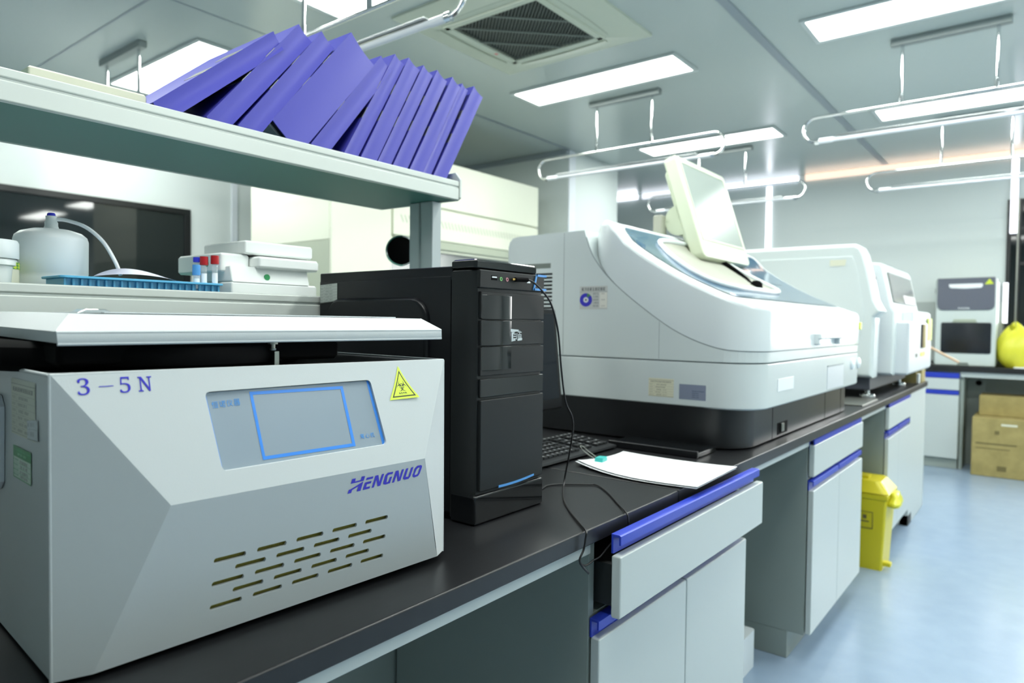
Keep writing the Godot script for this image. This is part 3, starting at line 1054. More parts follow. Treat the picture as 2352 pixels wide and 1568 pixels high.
func green_label() -> ImageTexture:
	var w := 160
	var h := 256
	var im := Image.create(w, h, false, Image.FORMAT_RGB8)
	im.fill(c8(206, 226, 210))
	var rng := RandomNumberGenerator.new()
	rng.seed = 21
	var g := c8(22, 142, 72)
	im.fill_rect(Rect2i(0, 0, w, 86), g)
	blocks(im, Rect2i(28, 22, 120, 14), 12, c8(70, 178, 112), rng)
	blocks(im, Rect2i(40, 50, 80, 18), 3, c8(120, 200, 150), rng)
	for i in 4:
		var y := 92 + i * 40
		im.fill_rect(Rect2i(0, y + 36, w, 2), g)
		blocks(im, Rect2i(6, y + 8, 44, 16), 4, c8(60, 150, 100), rng)
		blocks(im, Rect2i(62, y + 4 + rng.randi_range(0, 6), 70, 24), 5, c8(46, 56, 52), rng)
	im.fill_rect(Rect2i(0, 0, 4, h), g)
	im.fill_rect(Rect2i(w - 4, 0, 4, h), g)
	im.fill_rect(Rect2i(0, h - 5, w, 5), g)
	return ImageTexture.create_from_image(im)


func biohazard() -> ImageTexture:   # yellow warning triangle: border, three-armed sign, a line of small characters
	var s := 384
	var im := Image.create(s, s, false, Image.FORMAT_RGB8)
	var ye := c8(226, 250, 78)
	var bk := c8(52, 56, 36)
	var edge := [Vector2(0.5, 0.0), Vector2(1, 1), Vector2(0, 1)]
	for y in s:
		for x in s:
			var p := Vector2((x + 0.5) / s, (y + 0.5) / s)
			# distance from the edges of the triangle, in units of its height
			var d := 1.0 - p.y
			for e in 2:
				var a: Vector2 = edge[0]
				var b: Vector2 = edge[1 + e]
				var n := (b - a).orthogonal().normalized() * (1.0 if e == 1 else -1.0)
				d = minf(d, absf((p - a).dot(n)))
			var dark := d > 0.062 and d < 0.098
			var q := (p - Vector2(0.49, 0.62)) / 0.118
			if q.length() < 1.9:
				var ink := false
				var cut := false
				var ring := absf(q.length() - 0.62) < 0.085
				for k in 3:
					var a2 := -PI / 2 + TAU * k / 3.0
					var dv := Vector2(cos(a2), sin(a2))
					var big := (q - dv * 0.74).length()
					var small := (q - dv * 0.94).length()
					if big < 0.86 and small > 0.68:
						ink = true
					if small < 0.66:
						cut = true
					if q.dot(dv) > 0 and absf(q.dot(dv.orthogonal())) < 0.05 and q.length() < 0.3:
						cut = true
					if absf((q - dv * 0.94).length() - 0.74) < 0.0:
						ring = false
				if q.length() < 0.13:
					cut = true
				if cut:
					ink = false
				if ring and cut and q.length() < 0.8:
					ink = true
				for k in 3:
					var dv2 := Vector2(cos(-PI / 2 + TAU * k / 3.0), sin(-PI / 2 + TAU * k / 3.0))
					if q.dot(dv2) > 1.12 and absf(q.dot(dv2.orthogonal())) < 0.32:
						ink = false
				dark = dark or ink
			im.set_pixel(x, y, bk if dark else ye)
	var rng := RandomNumberGenerator.new()
	rng.seed = 4
	blocks(im, Rect2i(int(s * 0.35), int(s * 0.80), int(s * 0.28), 17), 4, bk, rng)
	im.fill_rect(Rect2i(int(s * 0.34), int(s * 0.862), int(s * 0.3), 2), c8(120, 130, 50))
	return ImageTexture.create_from_image(im)


func asset_label() -> ImageTexture:
	var w := 256
	var h := 200
	var im := Image.create(w, h, false, Image.FORMAT_RGB8)
	im.fill(c8(196, 198, 194))
	var rng := RandomNumberGenerator.new()
	rng.seed = 8
	blocks(im, Rect2i(20, 14, 220, 26), 9, c8(70, 70, 72), rng)
	im.fill_rect(Rect2i(0, 48, w, 3), c8(150, 152, 150))
	im.fill_rect(Rect2i(186, 56, 66, 130), c8(224, 222, 212))
	for i in 5:
		blocks(im, Rect2i(126, 58 + i * 26, 52, 16), 4, c8(110, 112, 112), rng)
		if i % 2 == 0:
			blocks(im, Rect2i(200, 62 + i * 26, 36, 9), 3, c8(170, 166, 160), rng)
	for y in h:
		for x in 124:
			var q := Vector2(x - 58, (y - 118) * 1.0)
			var r := q.length()
			if r < 58 and r > 24:
				im.set_pixel(x, y, c8(52, 46, 186) if not (q.angle() > -1.35 and q.angle() < -0.75 and r > 30) else c8(70, 130, 90))
			elif r <= 24:
				im.set_pixel(x, y, c8(220, 222, 226) if r > 9 else c8(90, 92, 92))
	return ImageTexture.create_from_image(im)


func grey_label() -> ImageTexture:   # grey card; its machine-readable code is left out
	var im := Image.create(200, 128, false, Image.FORMAT_RGB8)
	im.fill(c8(132, 140, 160))
	var rng := RandomNumberGenerator.new()
	rng.seed = 13
	for i in 4:
		blocks(im, Rect2i(98, 50 + i * 17, 90 if i == 0 else 52, 8), 9 if i == 0 else 5, c8(84, 92, 112), rng)
	return ImageTexture.create_from_image(im)


# strokes on a 10 by 10 field, y up
func han(s: String) -> Array:
	var v := func(a: Array) -> Array:
		var o := []
		for i in range(0, a.size(), 2):
			o.append(Vector2(a[i], a[i + 1]))
		return o
	match s:
		"heng":
			return [v.call([2, 10, 2, 0]), v.call([0.6, 7.6, 0.9, 5.4]), v.call([2.8, 7.6, 3.4, 6.4]), v.call([4.2, 9.2, 9.8, 9.2]), v.call([5, 7.2, 9, 7.2, 9, 2.4, 5, 2.4, 5, 7.2]), v.call([5, 4.8, 9, 4.8]), v.call([4, 0.6, 10, 0.6])]
		"nuo":
			return [v.call([0.8, 9.4, 1.8, 8.4]), v.call([0.3, 6.4, 1.9, 6.4, 1.9, 1.2, 3, 2.2]), v.call([3.6, 8.8, 10, 8.8]), v.call([5.4, 10, 5.4, 7.8]), v.call([8.2, 10, 8.2, 7.8]), v.call([3.4, 6.4, 10, 6.4]), v.call([6.6, 7.6, 5.2, 4, 3.4, 1.8]), v.call([5.4, 3.8, 9, 3.8, 9, 0.4, 5.4, 0.4, 5.4, 3.8])]
		"yi":
			return [v.call([2.8, 10, 0.4, 5.6]), v.call([1.8, 7.2, 1.8, 0]), v.call([6.2, 9.8, 7, 8.4]), v.call([9.2, 8.6, 7.4, 4, 3.6, 0.3]), v.call([4.2, 8, 6.2, 3.6, 10, 0.3])]
		"qi":
			return [v.call([1.2, 9.8, 4, 9.8, 4, 7.2, 1.2, 7.2, 1.2, 9.8]), v.call([6, 9.8, 8.8, 9.8, 8.8, 7.2, 6, 7.2, 6, 9.8]), v.call([0.2, 5.4, 9.8, 5.4]), v.call([5, 6.8, 3.4, 4, 0.2, 3.2]), v.call([5.4, 5.4, 7, 4, 9.8, 3.2]), v.call([7, 6.6, 7.8, 6]), v.call([1.2, 3, 4, 3, 4, 0.3, 1.2, 0.3, 1.2, 3]), v.call([6, 3, 8.8, 3, 8.8, 0.3, 6, 0.3, 6, 3])]
		"li":
			return [v.call([5, 10, 5.2, 8.8]), v.call([0.4, 8.6, 9.6, 8.6]), v.call([3, 7.6, 6.8, 5.4]), v.call([6.8, 7.6, 3, 5.4]), v.call([1.6, 7.6, 1.6, 5, 8.4, 5, 8.4, 7.6]), v.call([1, 0, 1, 3.8, 9, 3.8, 9, 0.4, 7.8, 0.8]), v.call([5, 4.8, 3.6, 1.4, 6.6, 1.8]), v.call([6, 2.8, 7, 1])]
		"xin":
			return [v.call([0.8, 5.6, 0.2, 2]), v.call([2.8, 7, 2.8, 1.4, 3.6, 0.6, 7.2, 0.6, 7.4, 2.6]), v.call([4.6, 9, 5.6, 7]), v.call([8, 7, 9.8, 3.6])]
		"ji":
			return [v.call([0.2, 7.6, 4, 7.6]), v.call([2.2, 10, 2.2, 0]), v.call([2.1, 7, 0.2, 3.2]), v.call([2.4, 6, 3.8, 4.4]), v.call([5.4, 9, 5.4, 4, 4.2, 0.4]), v.call([5.4, 9, 8.2, 9, 8.2, 1.2, 9, 0.6, 9.8, 0.8, 9.8, 2.4])]
	return []


# ---------------------------------------------------------------- centrifuge
const LEAN := 0.04 / 0.132

func sl(u: float, y: float, off := 0.0) -> Vector3:   # a point of the sloping upper front, in the centrifuge's own axes
	return Vector3(u, y - 0.8, (1.094 - y) * LEAN + off)


func pts(a: Array) -> PackedVector2Array:
	var p := PackedVector2Array()
	for i in range(0, a.size(), 2):
		p.append(Vector2(a[i], a[i + 1]))
	return p


func centrifuge() -> void:
	var t := thing("centrifuge", "white benchtop centrifuge with sloping control panel and raised lid, nearest on the bench", "centrifuge", Vector3(0.2343, 0.8, -0.7243), deg_to_rad(-3.5))
	var tl := Vector3(0, 0.294, 0)
	var tr := Vector3(0.493, 0.292, 0)
	var cl := Vector3(0.0, 0.005, 0)
	var cr := Vector3(0.495, 0.010, 0)
	var ml := Vector3(0.0918, 0.162, 0.040)
	var mr := Vector3(0.4231, 0.162, 0.040)
	var bl := Vector3(0.031, 0.006, 0.012)
	var br := Vector3(0.472, 0.010, 0.0127)
	var dz := Vector3(0, 0, -0.42)
	var b := Mb.new()
	b.quad(tl, ml, bl, cl, Vector3(-0.3, 0, 1))
	b.quad(tr, mr, br, cr, Vector3(0.3, 0, 1))
	b.quad(cl, tl, tl + dz, cl + dz, Vector3.LEFT)
	b.quad(cr, tr, tr + dz, cr + dz, Vector3.RIGHT)
	b.quad(cl + dz, tl + dz, tr + dz, cr + dz, Vector3.FORWARD)
	b.quad(cl, cr, cr + dz, cl + dz, Vector3.DOWN)
	b.quad(cl, bl, br, cr, Vector3.DOWN)
	# sloping upper front with the opening for the control panel
	var hole := [Vector2(0.1396, 1.0688), Vector2(0.3561, 1.07), Vector2(0.3649, 0.9875), Vector2(0.1477, 0.9862)]
	var ring := PackedVector2Array()
	for k in 4:
		var c: Vector2 = hole[k]
		var pa: Vector2 = (hole[(k + 3) % 4] - c).normalized() * 0.006
		var pb: Vector2 = (hole[(k + 1) % 4] - c).normalized() * 0.006
		for i in 6:
			var u := i / 5.0
			ring.append((c + pa).lerp(c, u).lerp(c.lerp(c + pb, u), u))
	var outer := [Vector2(0, 1.094), Vector2(0.493, 1.092), Vector2(0.4231, 0.962), Vector2(0.0918, 0.962)]
	for k in 4:
		# a fan between the outer corner edges and the ring of the opening
		var o0: Vector2 = outer[k]
		var o1: Vector2 = outer[(k + 1) % 4]
		for i in 5:
			b.tri(sl(o0.x, o0.y), sl(ring[k * 6 + i].x, ring[k * 6 + i].y), sl(ring[k * 6 + i + 1].x, ring[k * 6 + i + 1].y), Vector3(0, 0.3, 1), Vector3(0, 0.3, 1), Vector3(0, 0.3, 1))
		var r1 := ring[k * 6 + 5]
		var r2 := ring[(k * 6 + 6) % 24]
		b.tri(sl(o0.x, o0.y), sl(r1.x, r1.y), sl(o1.x, o1.y), Vector3(0, 0.3, 1), Vector3(0, 0.3, 1), Vector3(0, 0.3, 1))
		b.tri(sl(r1.x, r1.y), sl(r2.x, r2.y), sl(o1.x, o1.y), Vector3(0, 0.3, 1), Vector3(0, 0.3, 1), Vector3(0, 0.3, 1))
	for i in 24:
		var p := ring[i]
		var q := ring[(i + 1) % 24]
		var mid := (p + q) / 2 - Vector2(0.26, 1.026)
		b.quad(sl(p.x, p.y), sl(q.x, q.y), sl(q.x, q.y, -0.0035), sl(p.x, p.y, -0.0035), Vector3(-mid.x, -mid.y, 0))
	# lower front: rows of slots cut right through
	var half := 0.018
	var sr := 0.0033
	var rows := [[0.8905, 0.1584, 5], [0.8773, 0.1830, 4], [0.8640, 0.1584, 5], [0.8508, 0.1826, 4], [0.8375, 0.1584, 5]]
	var pitch := 0.0487
	var zf := func(x: float, y: float) -> Vector3:   # a point of the lower front plane
		var ly := y - 0.8
		return Vector3(x, ly, lerpf(0.012, 0.040, clampf((ly - 0.006) / 0.156, 0, 1)))
	var fn := Vector3(0, -0.18, 1).normalized()
	var edge_x := func(y: float) -> Vector2:
		var k := clampf((y - 0.8 - 0.006) / 0.156, 0, 1)
		return Vector2(lerpf(bl.x, ml.x, k), lerpf(br.x, mr.x, k))
	var ys := [0.806, 0.8375 - 0.0066]
	for i in 5:
		ys.append(rows[4 - i][0] + 0.0066)
	ys.append(0.962)
	for i in ys.size() - 1:
		var y0: float = ys[i]
		var y1: float = ys[i + 1]
		var e0: Vector2 = edge_x.call(y0)
		var e1: Vector2 = edge_x.call(y1)
		if i == 0 or i == ys.size() - 2:
			var a0 := bl if i == 0 else Vector3(zf.call(e0.x, y0))
			var a1 := br if i == 0 else Vector3(zf.call(e0.y, y0))
			var a2 := mr if i != 0 else Vector3(zf.call(e1.y, y1))
			var a3 := ml if i != 0 else Vector3(zf.call(e1.x, y1))
			b.quad(a0, a1, a2, a3, fn)
			continue
		var row: Array = rows[5 - i]
		var n: int = row[2]
		var xl: float = row[1] - pitch / 2
		var xr: float = row[1] + pitch * (n - 0.5)
		b.quad(zf.call(e0.x, y0), zf.call(xl, y0), zf.call(xl, y1), zf.call(e1.x, y1), fn)
		b.quad(zf.call(xr, y0), zf.call(e0.y, y0), zf.call(e1.y, y1), zf.call(xr, y1), fn)
		for s in n:
			var cx: float = row[1] + pitch * s
			var cy: float = row[0]
			var top := PackedVector2Array([Vector2(cx + pitch / 2, cy), Vector2(cx + pitch / 2, y1), Vector2(cx - pitch / 2, y1), Vector2(cx - pitch / 2, cy)])
			var bot := PackedVector2Array([Vector2(cx - pitch / 2, cy), Vector2(cx - pitch / 2, y0), Vector2(cx + pitch / 2, y0), Vector2(cx + pitch / 2, cy)])
			var loop := PackedVector2Array()
			for h in 2:
				for k in 7:
					var a := PI * k / 6.0 + PI * h
					var c := Vector2(cx + (half - sr) * (signf(cos(a)) if absf(cos(a)) > 0.01 else (1.0 if h == 1 and k == 3 else 0.0)), cy)
					if k == 3:
						continue
					loop.append(c + Vector2(cos(a), sin(a)) * sr)
			# stadium outline in order: right end, top, left end, bottom
			var up := PackedVector2Array()
			var dn := PackedVector2Array()
			for k in 6:
				up.append(loop[5 - k])
				dn.append(loop[11 - k])
			for pp in up:
				top.append(pp)
			for pp in dn:
				bot.append(pp)
			for poly: PackedVector2Array in [top, bot]:
				var ix := Geometry2D.triangulate_polygon(poly)
				for w in range(0, ix.size(), 3):
					b.tri(zf.call(poly[ix[w]].x, poly[ix[w]].y), zf.call(poly[ix[w + 1]].x, poly[ix[w + 1]].y), zf.call(poly[ix[w + 2]].x, poly[ix[w + 2]].y), fn, fn, fn)
			for k in 12:
				var p0: Vector3 = zf.call(loop[k].x, loop[k].y)
				var p1: Vector3 = zf.call(loop[(k + 1) % 12].x, loop[(k + 1) % 12].y)
				b.quad(p0, p1, p1 - fn * 0.003, p0 - fn * 0.003, Vector3(cx, cy - 0.8, 0.01) - p0)
	part("housing", b, M.powder, t, false)
	# rounded edge beads where the panels meet
	var ed := Mb.new()
	for e: Array in [[tl, tr], [cl, tl], [cr, tr], [tl, tl + dz], [tr, tr + dz]]:
		ed.tube([e[0] - Vector3(0, 0.0012, 0.0014), e[1] - Vector3(0, 0.0012, 0.0014)], 0.0019, 8)
	part("edge_bead", ed, M.powder, t, false)
	part("filter_foam", foam_sheet(), M.foam, t, false)
	part("top_plate", bx(Vector3(0.004, 0.283, -0.416), Vector3(0.489, 0.2905, -0.004), 0.001), M.black_top, t, false)
	for f: Array in [[0.05, -0.03], [0.44, -0.03], [0.05, -0.38], [0.44, -0.38]]:
		var ft := Mb.new()
		ft.xf = Transform3D(Basis.IDENTITY, Vector3(f[0], 0, f[1]))
		ft.lathe([Vector2(0, 0), Vector2(0.016, 0), Vector2(0.018, 0.008), Vector2(0, 0.008)], 16)
		part("foot", ft, M.rubber, t, false)
	# control panel
	var sx := Transform3D(Basis(Vector3.RIGHT, Vector3(0, 1, -LEAN), Vector3(0, LEAN, 1).normalized()), Vector3(0, -0.8, 1.094 * LEAN))   # (u, y) of the photo's panel -> own axes
	var pn := Mb.new()
	pn.xf = sx
	pn.sheet(ring, -0.0032)
	var panel := part("control_panel", pn, M.film_grey, t, false)
	var side_band := Mb.new()
	side_band.xf = sx
	side_band.sheet(pts([0.1402, 1.066, 0.1418, 1.066, 0.1492, 0.989, 0.1478, 0.989]), -0.0030)
	side_band.sheet(pts([0.3520, 1.0694, 0.3558, 1.0694, 0.3645, 0.9882, 0.3600, 0.9880]), -0.0030)
	part("side_band", side_band, M.film_blue, panel, false)
	var fr := Mb.new()
	fr.xf = sx
	var so := [Vector2(0.1908, 1.0663), Vector2(0.3148, 1.0652), Vector2(0.3191, 0.9914), Vector2(0.1954, 0.9916)]
	var si := [Vector2(0.1946, 1.0627), Vector2(0.3110, 1.0616), Vector2(0.3145, 0.9952), Vector2(0.1986, 0.9952)]
	for k in 4:
		fr.sheet(PackedVector2Array([so[k], so[(k + 1) % 4], si[(k + 1) % 4], si[k]]), -0.0029)
	part("screen_frame", fr, M.film_blue, panel, false)
	var sc := Mb.new()
	sc.xf = sx
	sc.sheet(PackedVector2Array(si), -0.0036)
	part("screen", sc, M.lcd, panel, false)
	var ch := Mb.new()
	ch.xf = sx
	var cs := ["heng", "nuo", "yi", "qi"]
	for i in 4:
		ch.strokes(han(cs[i]), 0.00062, -0.0028, 0.00068, Vector2(0.1466 + i * 0.0083, 1.0518 + i * 0.0003))
	cs = ["li", "xin", "ji"]
	for i in 3:
		ch.strokes(han(cs[i]), 0.00056, -0.0028, 0.00060, Vector2(0.3282 + i * 0.0078, 0.9988))
	part("panel_print", ch, M.print_light_blue, panel, false)
	var rng := RandomNumberGenerator.new()
	rng.seed = 31
	var scr := Mb.new()
	scr.xf = sx
	for i in 46:
		var c := Vector2(rng.randfn(0.268, 0.015), rng.randfn(1.0055, 0.0025)) if i < 30 else Vector2(rng.randf_range(0.22, 0.31), rng.randf_range(1.0, 1.055))
		var a := rng.randf_range(-0.5, 1.2)
		var l := rng.randf_range(0.0005, 0.0028)
		scr.strokes([[c, c + Vector2(cos(a), sin(a)) * l]], rng.randf_range(0.00012, 0.0003), -0.00345)
	part("scratches", scr, M.paper, panel, false)
	# printed names
	var bs := sx.basis
	words("model_print", "3", "Droid Serif", 0.0212, M.print_blue, t, Transform3D(bs * Basis.from_scale(Vector3(1.1, 1, 1)), sx * Vector3(0.0261, 1.0808, 0.0003)))
	words("model_print", "5", "Droid Serif", 0.0212, M.print_blue, t, Transform3D(bs * Basis.from_scale(Vector3(1.1, 1, 1)), sx * Vector3(0.0628, 1.0806, 0.0003)))
	words("model_print", "N", "Droid Serif", 0.0200, M.print_blue, t, Transform3D(bs * Basis.from_scale(Vector3(0.92, 1, 1)), sx * Vector3(0.0810, 1.0804, 0.0003)))
	var dash := Mb.new()
	dash.xf = sx
	dash.sheet(pts([0.0392, 1.0800, 0.0520, 1.0802, 0.0520, 1.0810, 0.0392, 1.0808]), 0.0004)
	part("model_print", dash, M.print_blue, t, false)
	var lg := Mb.new()
	var lb := Basis(Vector3(0.9748, 0, 0), Vector3(-0.13, 1.028, 0.1845), Vector3(0, 0, 1))
	lg.xf = Transform3D(lb, Vector3(0.307, 0.1528, 0.0387) - lb * Vector3(0.3201, 0.9477, 0))
	lg.sheet(pts([0.3201, 0.9477, 0.3255, 0.9478, 0.3243, 0.9439, 0.3328, 0.9443, 0.3343, 0.9485, 0.3397, 0.9484, 0.3375, 0.9426, 0.3178, 0.9419]))
	lg.sheet(pts([0.3369, 0.9418, 0.3326, 0.9305, 0.3268, 0.9305, 0.3293, 0.9368, 0.3199, 0.9338, 0.3184, 0.9302, 0.313, 0.9301, 0.3148, 0.9347, 0.3174, 0.935]))
	lg.sheet(pts([0.3422, 0.9456, 0.3528, 0.9459, 0.3517, 0.9431, 0.3409, 0.9428]))
	lg.sheet(pts([0.3397, 0.94, 0.35, 0.9403, 0.3487, 0.9374, 0.3425, 0.9372, 0.3413, 0.9337, 0.3478, 0.9339, 0.3466, 0.9311, 0.336, 0.9308]))
	for s: float in [0.0, 0.0334]:
		lg.sheet(pts([0.3559 + s, 0.9461 + s * 0.03, 0.3607 + s, 0.9463 + s * 0.03, 0.3624 + s, 0.9367 + s * 0.02, 0.3666 + s, 0.9465 + s * 0.03, 0.3702 + s, 0.9466 + s * 0.03, 0.3641 + s, 0.9319 + s * 0.03, 0.3595 + s, 0.9315 + s * 0.03, 0.3577 + s, 0.941 + s * 0.02, 0.3536 + s, 0.9313 + s * 0.03, 0.35 + s, 0.9311 + s * 0.03]))
	lg.sheet(pts([0.3853, 0.9468, 0.3838, 0.9439, 0.3783, 0.9441, 0.376, 0.9429, 0.373, 0.9352, 0.374, 0.9345, 0.3771, 0.9347, 0.3797, 0.9405, 0.3834, 0.9407, 0.3798, 0.9324, 0.372, 0.9317, 0.369, 0.9329, 0.3688, 0.9349, 0.3719, 0.9435, 0.3759, 0.9469]))
	lg.sheet(pts([0.4071, 0.9476, 0.411, 0.9478, 0.4065, 0.9363, 0.4078, 0.9355, 0.4114, 0.9361, 0.4159, 0.9476, 0.42, 0.948, 0.415, 0.936, 0.4114, 0.933, 0.405, 0.9328, 0.4023, 0.9342, 0.4025, 0.9364]))
	var oo := pts([0.4268, 0.9485, 0.433, 0.9486, 0.4353, 0.9473, 0.4351, 0.945, 0.4313, 0.9368, 0.4284, 0.9342, 0.4215, 0.9332, 0.4186, 0.9349, 0.4187, 0.9371, 0.4228, 0.9457])
	var oi := pts([0.4283, 0.9455, 0.4302, 0.9457, 0.4312, 0.9452, 0.431, 0.9443, 0.4284, 0.9381, 0.4268, 0.9367, 0.4240, 0.9361, 0.4226, 0.9368, 0.4224, 0.9378, 0.4257, 0.9439])
	for k in 10:
		var k2 := (k + 1) % 10
		lg.sheet(PackedVector2Array([oo[k], oo[k2], oi[k2], oi[k]]))
	part("name_print", lg, M.print_blue, t, false)
	# warning triangle, a little curled
	var wt := Mb.new()
	var ta := Vector2(0.4053, 1.0860)
	var tb := Vector2(0.3818, 1.0419)
	var tc := Vector2(0.4318, 1.0428)
	var hint := Vector3(0, 0.3, 1)
	var nr := 10
	for i in nr:
		for j in i + 1:
			var f := func(r: int, q: int) -> Array:
				var w := float(r) / nr
				var u := 0.5 if r == 0 else float(q) / r
				var base := tb.lerp(tc, u)
				var p := ta.lerp(base, w)
				var bend := 0.0022 * sin(PI * w) * (u - 0.35)
				p.x -= bend * 1.6
				return [sl(p.x, p.y, 0.0006 + 0.002 * w * w * u), Vector2(0.5 + (u - 0.5) * w, w)]
			var a: Array = f.call(i, j)
			var bb: Array = f.call(i + 1, j)
			var c: Array = f.call(i + 1, j + 1)
			wt.tri(a[0], bb[0], c[0], hint, hint, hint, a[1], bb[1], c[1])
			if j < i:
				var dd: Array = f.call(i, j + 1)
				wt.tri(a[0], c[0], dd[0], hint, hint, hint, a[1], c[1], dd[1])
	part("warning_sticker", wt, tex_mat("biohazard_print", biohazard(), 0.4), t, false)
	# stickers and handle plate on the left side
	var st := Mb.new()
	on_left(st, -0.0006)
	st.quad(Vector3(-0.132, 0.225, 0), Vector3(-0.045, 0.225, 0), Vector3(-0.045, 0.283, 0), Vector3(-0.132, 0.283, 0), OUT)
	part("form_sticker", st, tex_mat("form_print", form_label(256, 360, c8(208, 212, 196), c8(50, 54, 54), 3, 6, true), 0.5), t, false)
	var s2 := Mb.new()
	on_left(s2, -0.0012)
	s2.quad(Vector3(-0.071, 0.2254, 0), Vector3(-0.035, 0.2268, 0), Vector3(-0.0355, 0.2478, 0), Vector3(-0.0715, 0.2440, 0), OUT)
	part("small_sticker", s2, tex_mat("small_print", form_label(96, 80, c8(204, 212, 214), c8(80, 90, 92), 6, 2, false), 0.5), t, false)
	var s3 := Mb.new()
	on_left(s3, -0.0008)
	s3.quad(Vector3(-0.126, 0.180, 0), Vector3(-0.060, 0.180, 0), Vector3(-0.060, 0.213, 0), Vector3(-0.1255, 0.2133, 0), OUT)
	part("green_sticker", s3, tex_mat("green_print", green_label(), 0.4), t, false)
	var hp := Mb.new()
	on_left(hp, 0.0)
	hp.extrude(pts([-0.30, 0.158, -0.175, 0.158, -0.163, 0.168, -0.159, 0.250, -0.172, 0.262, -0.30, 0.262]), 0.0, 0.006, 0.0015)
	part("handle_plate", hp, M.alu_trim, t, false)
	# lid
	var l := Mb.new()
	var lp := [Vector3(0.007, 0.3225, -0.002), Vector3(0.4905, 0.3235, -0.002)]
	var lq := [Vector3(0.006, 0.3335, -0.002), Vector3(0.490, 0.3355, -0.002)]
	var lt := [Vector3(0.026, 0.3505, -0.032), Vector3(0.476, 0.3510, -0.032)]
	var lz := Vector3(0, 0.004, -0.40)
	var ltz := Vector3(0, 0.003, -0.34)
	l.quadn(lp[0], lp[1], lq[1], lq[0], Vector3(0, -0.2, 1), Vector3(0, -0.2, 1), Vector3(0, 0.35, 1), Vector3(0, 0.35, 1))
	l.quad(lq[0], lq[1], lt[1], lt[0], Vector3(0, 1, 1))
	l.quad(lt[0], lt[1], lt[1] + ltz, lt[0] + ltz, Vector3.UP)
	l.quad(lp[0], lp[1], lp[1] + lz, lp[0] + lz, Vector3.DOWN)
	l.quad(lp[0], lq[0], lq[0] + lz, lp[0] + lz, Vector3.LEFT)
	l.quad(lp[1], lq[1], lq[1] + lz, lp[1] + lz, Vector3.RIGHT)
	l.quad(lq[0], lt[0], lt[0] + ltz, lq[0] + lz, Vector3(-1, 1, 0))
	l.quad(lq[1], lt[1], lt[1] + ltz, lq[1] + lz, Vector3(1, 1, 0))
	l.quad(lp[0] + lz, lp[1] + lz, lq[1] + lz, lq[0] + lz, Vector3.FORWARD)
	l.quad(lq[0] + lz, lq[1] + lz, lt[1] + ltz, lt[0] + ltz, Vector3(0, 1, -1))
	for e: Array in [[lq[0], lt[0]], [lq[0], lq[1]], [lq[1], lt[1]], [lp[0], lp[1]]]:
		l.tube([e[0] - Vector3(0, 0.001, 0.0012), e[1] - Vector3(0, 0.001, 0.0012)], 0.0016, 8)
	var lid := part("lid", l, M.powder, t, false)
	var la := Mb.new()
	la.xf = Transform3D(Basis(Vector3(-1, 0, 0), Vector3.UP, Vector3(0, 0, -1)), Vector3(0.054, 0.3515, -0.05))
	la.extrude(pts([-0.017, 0.0, 0.017, 0.0, 0.0085, 0.0042, -0.0085, 0.0042]), 0.0, 0.03, 0.0006)
	part("latch_plate", la, M.chrome, lid, false)
	part("lid_insert", bx(Vector3(0.06, 0.3515, -0.32), Vector3(0.44, 0.3528, -0.045), 0.0005), M.grey_white, lid, false)
	var ga := Mb.new()
	ga.xf = Transform3D(Basis.IDENTITY, Vector3(0.155, 0.0, -0.20))
	ga.lathe([Vector2(0, 0.291), Vector2(0.186, 0.291), Vector2(0.197, 0.297), Vector2(0.199, 0.306), Vector2(0.196, 0.316), Vector2(0.186, 0.322), Vector2(0, 0.322)], 48)
	part("seal", ga, M.rubber, t, false)
	var ga2 := Mb.new()
	part("seal_pad", bx(Vector3(0.012, 0.2975, -0.39), Vector3(0.330, 0.3225, -0.022), 0.011), M.rubber, t, false)
	var nu := Mb.new()
	nu.xf = Transform3D(Basis.IDENTITY, Vector3(0.2305, 0, -0.014))
	nu.lathe([Vector2(0.0065, 0.3225), Vector2(0.0065, 0.3180), Vector2(0.0030, 0.3178), Vector2(0.0030, 0.3130), Vector2(0.0045, 0.3126), Vector2(0.0040, 0.3108), Vector2(0, 0.3106)], 6, 0.99)
	part("striker", nu, M.dull_steel, lid, false)
	part("catch_post", bx(Vector3(0.2305, 0.290, -0.018), Vector3(0.2368, 0.3095, -0.010), 0.0006), M.dull_steel, t, false)


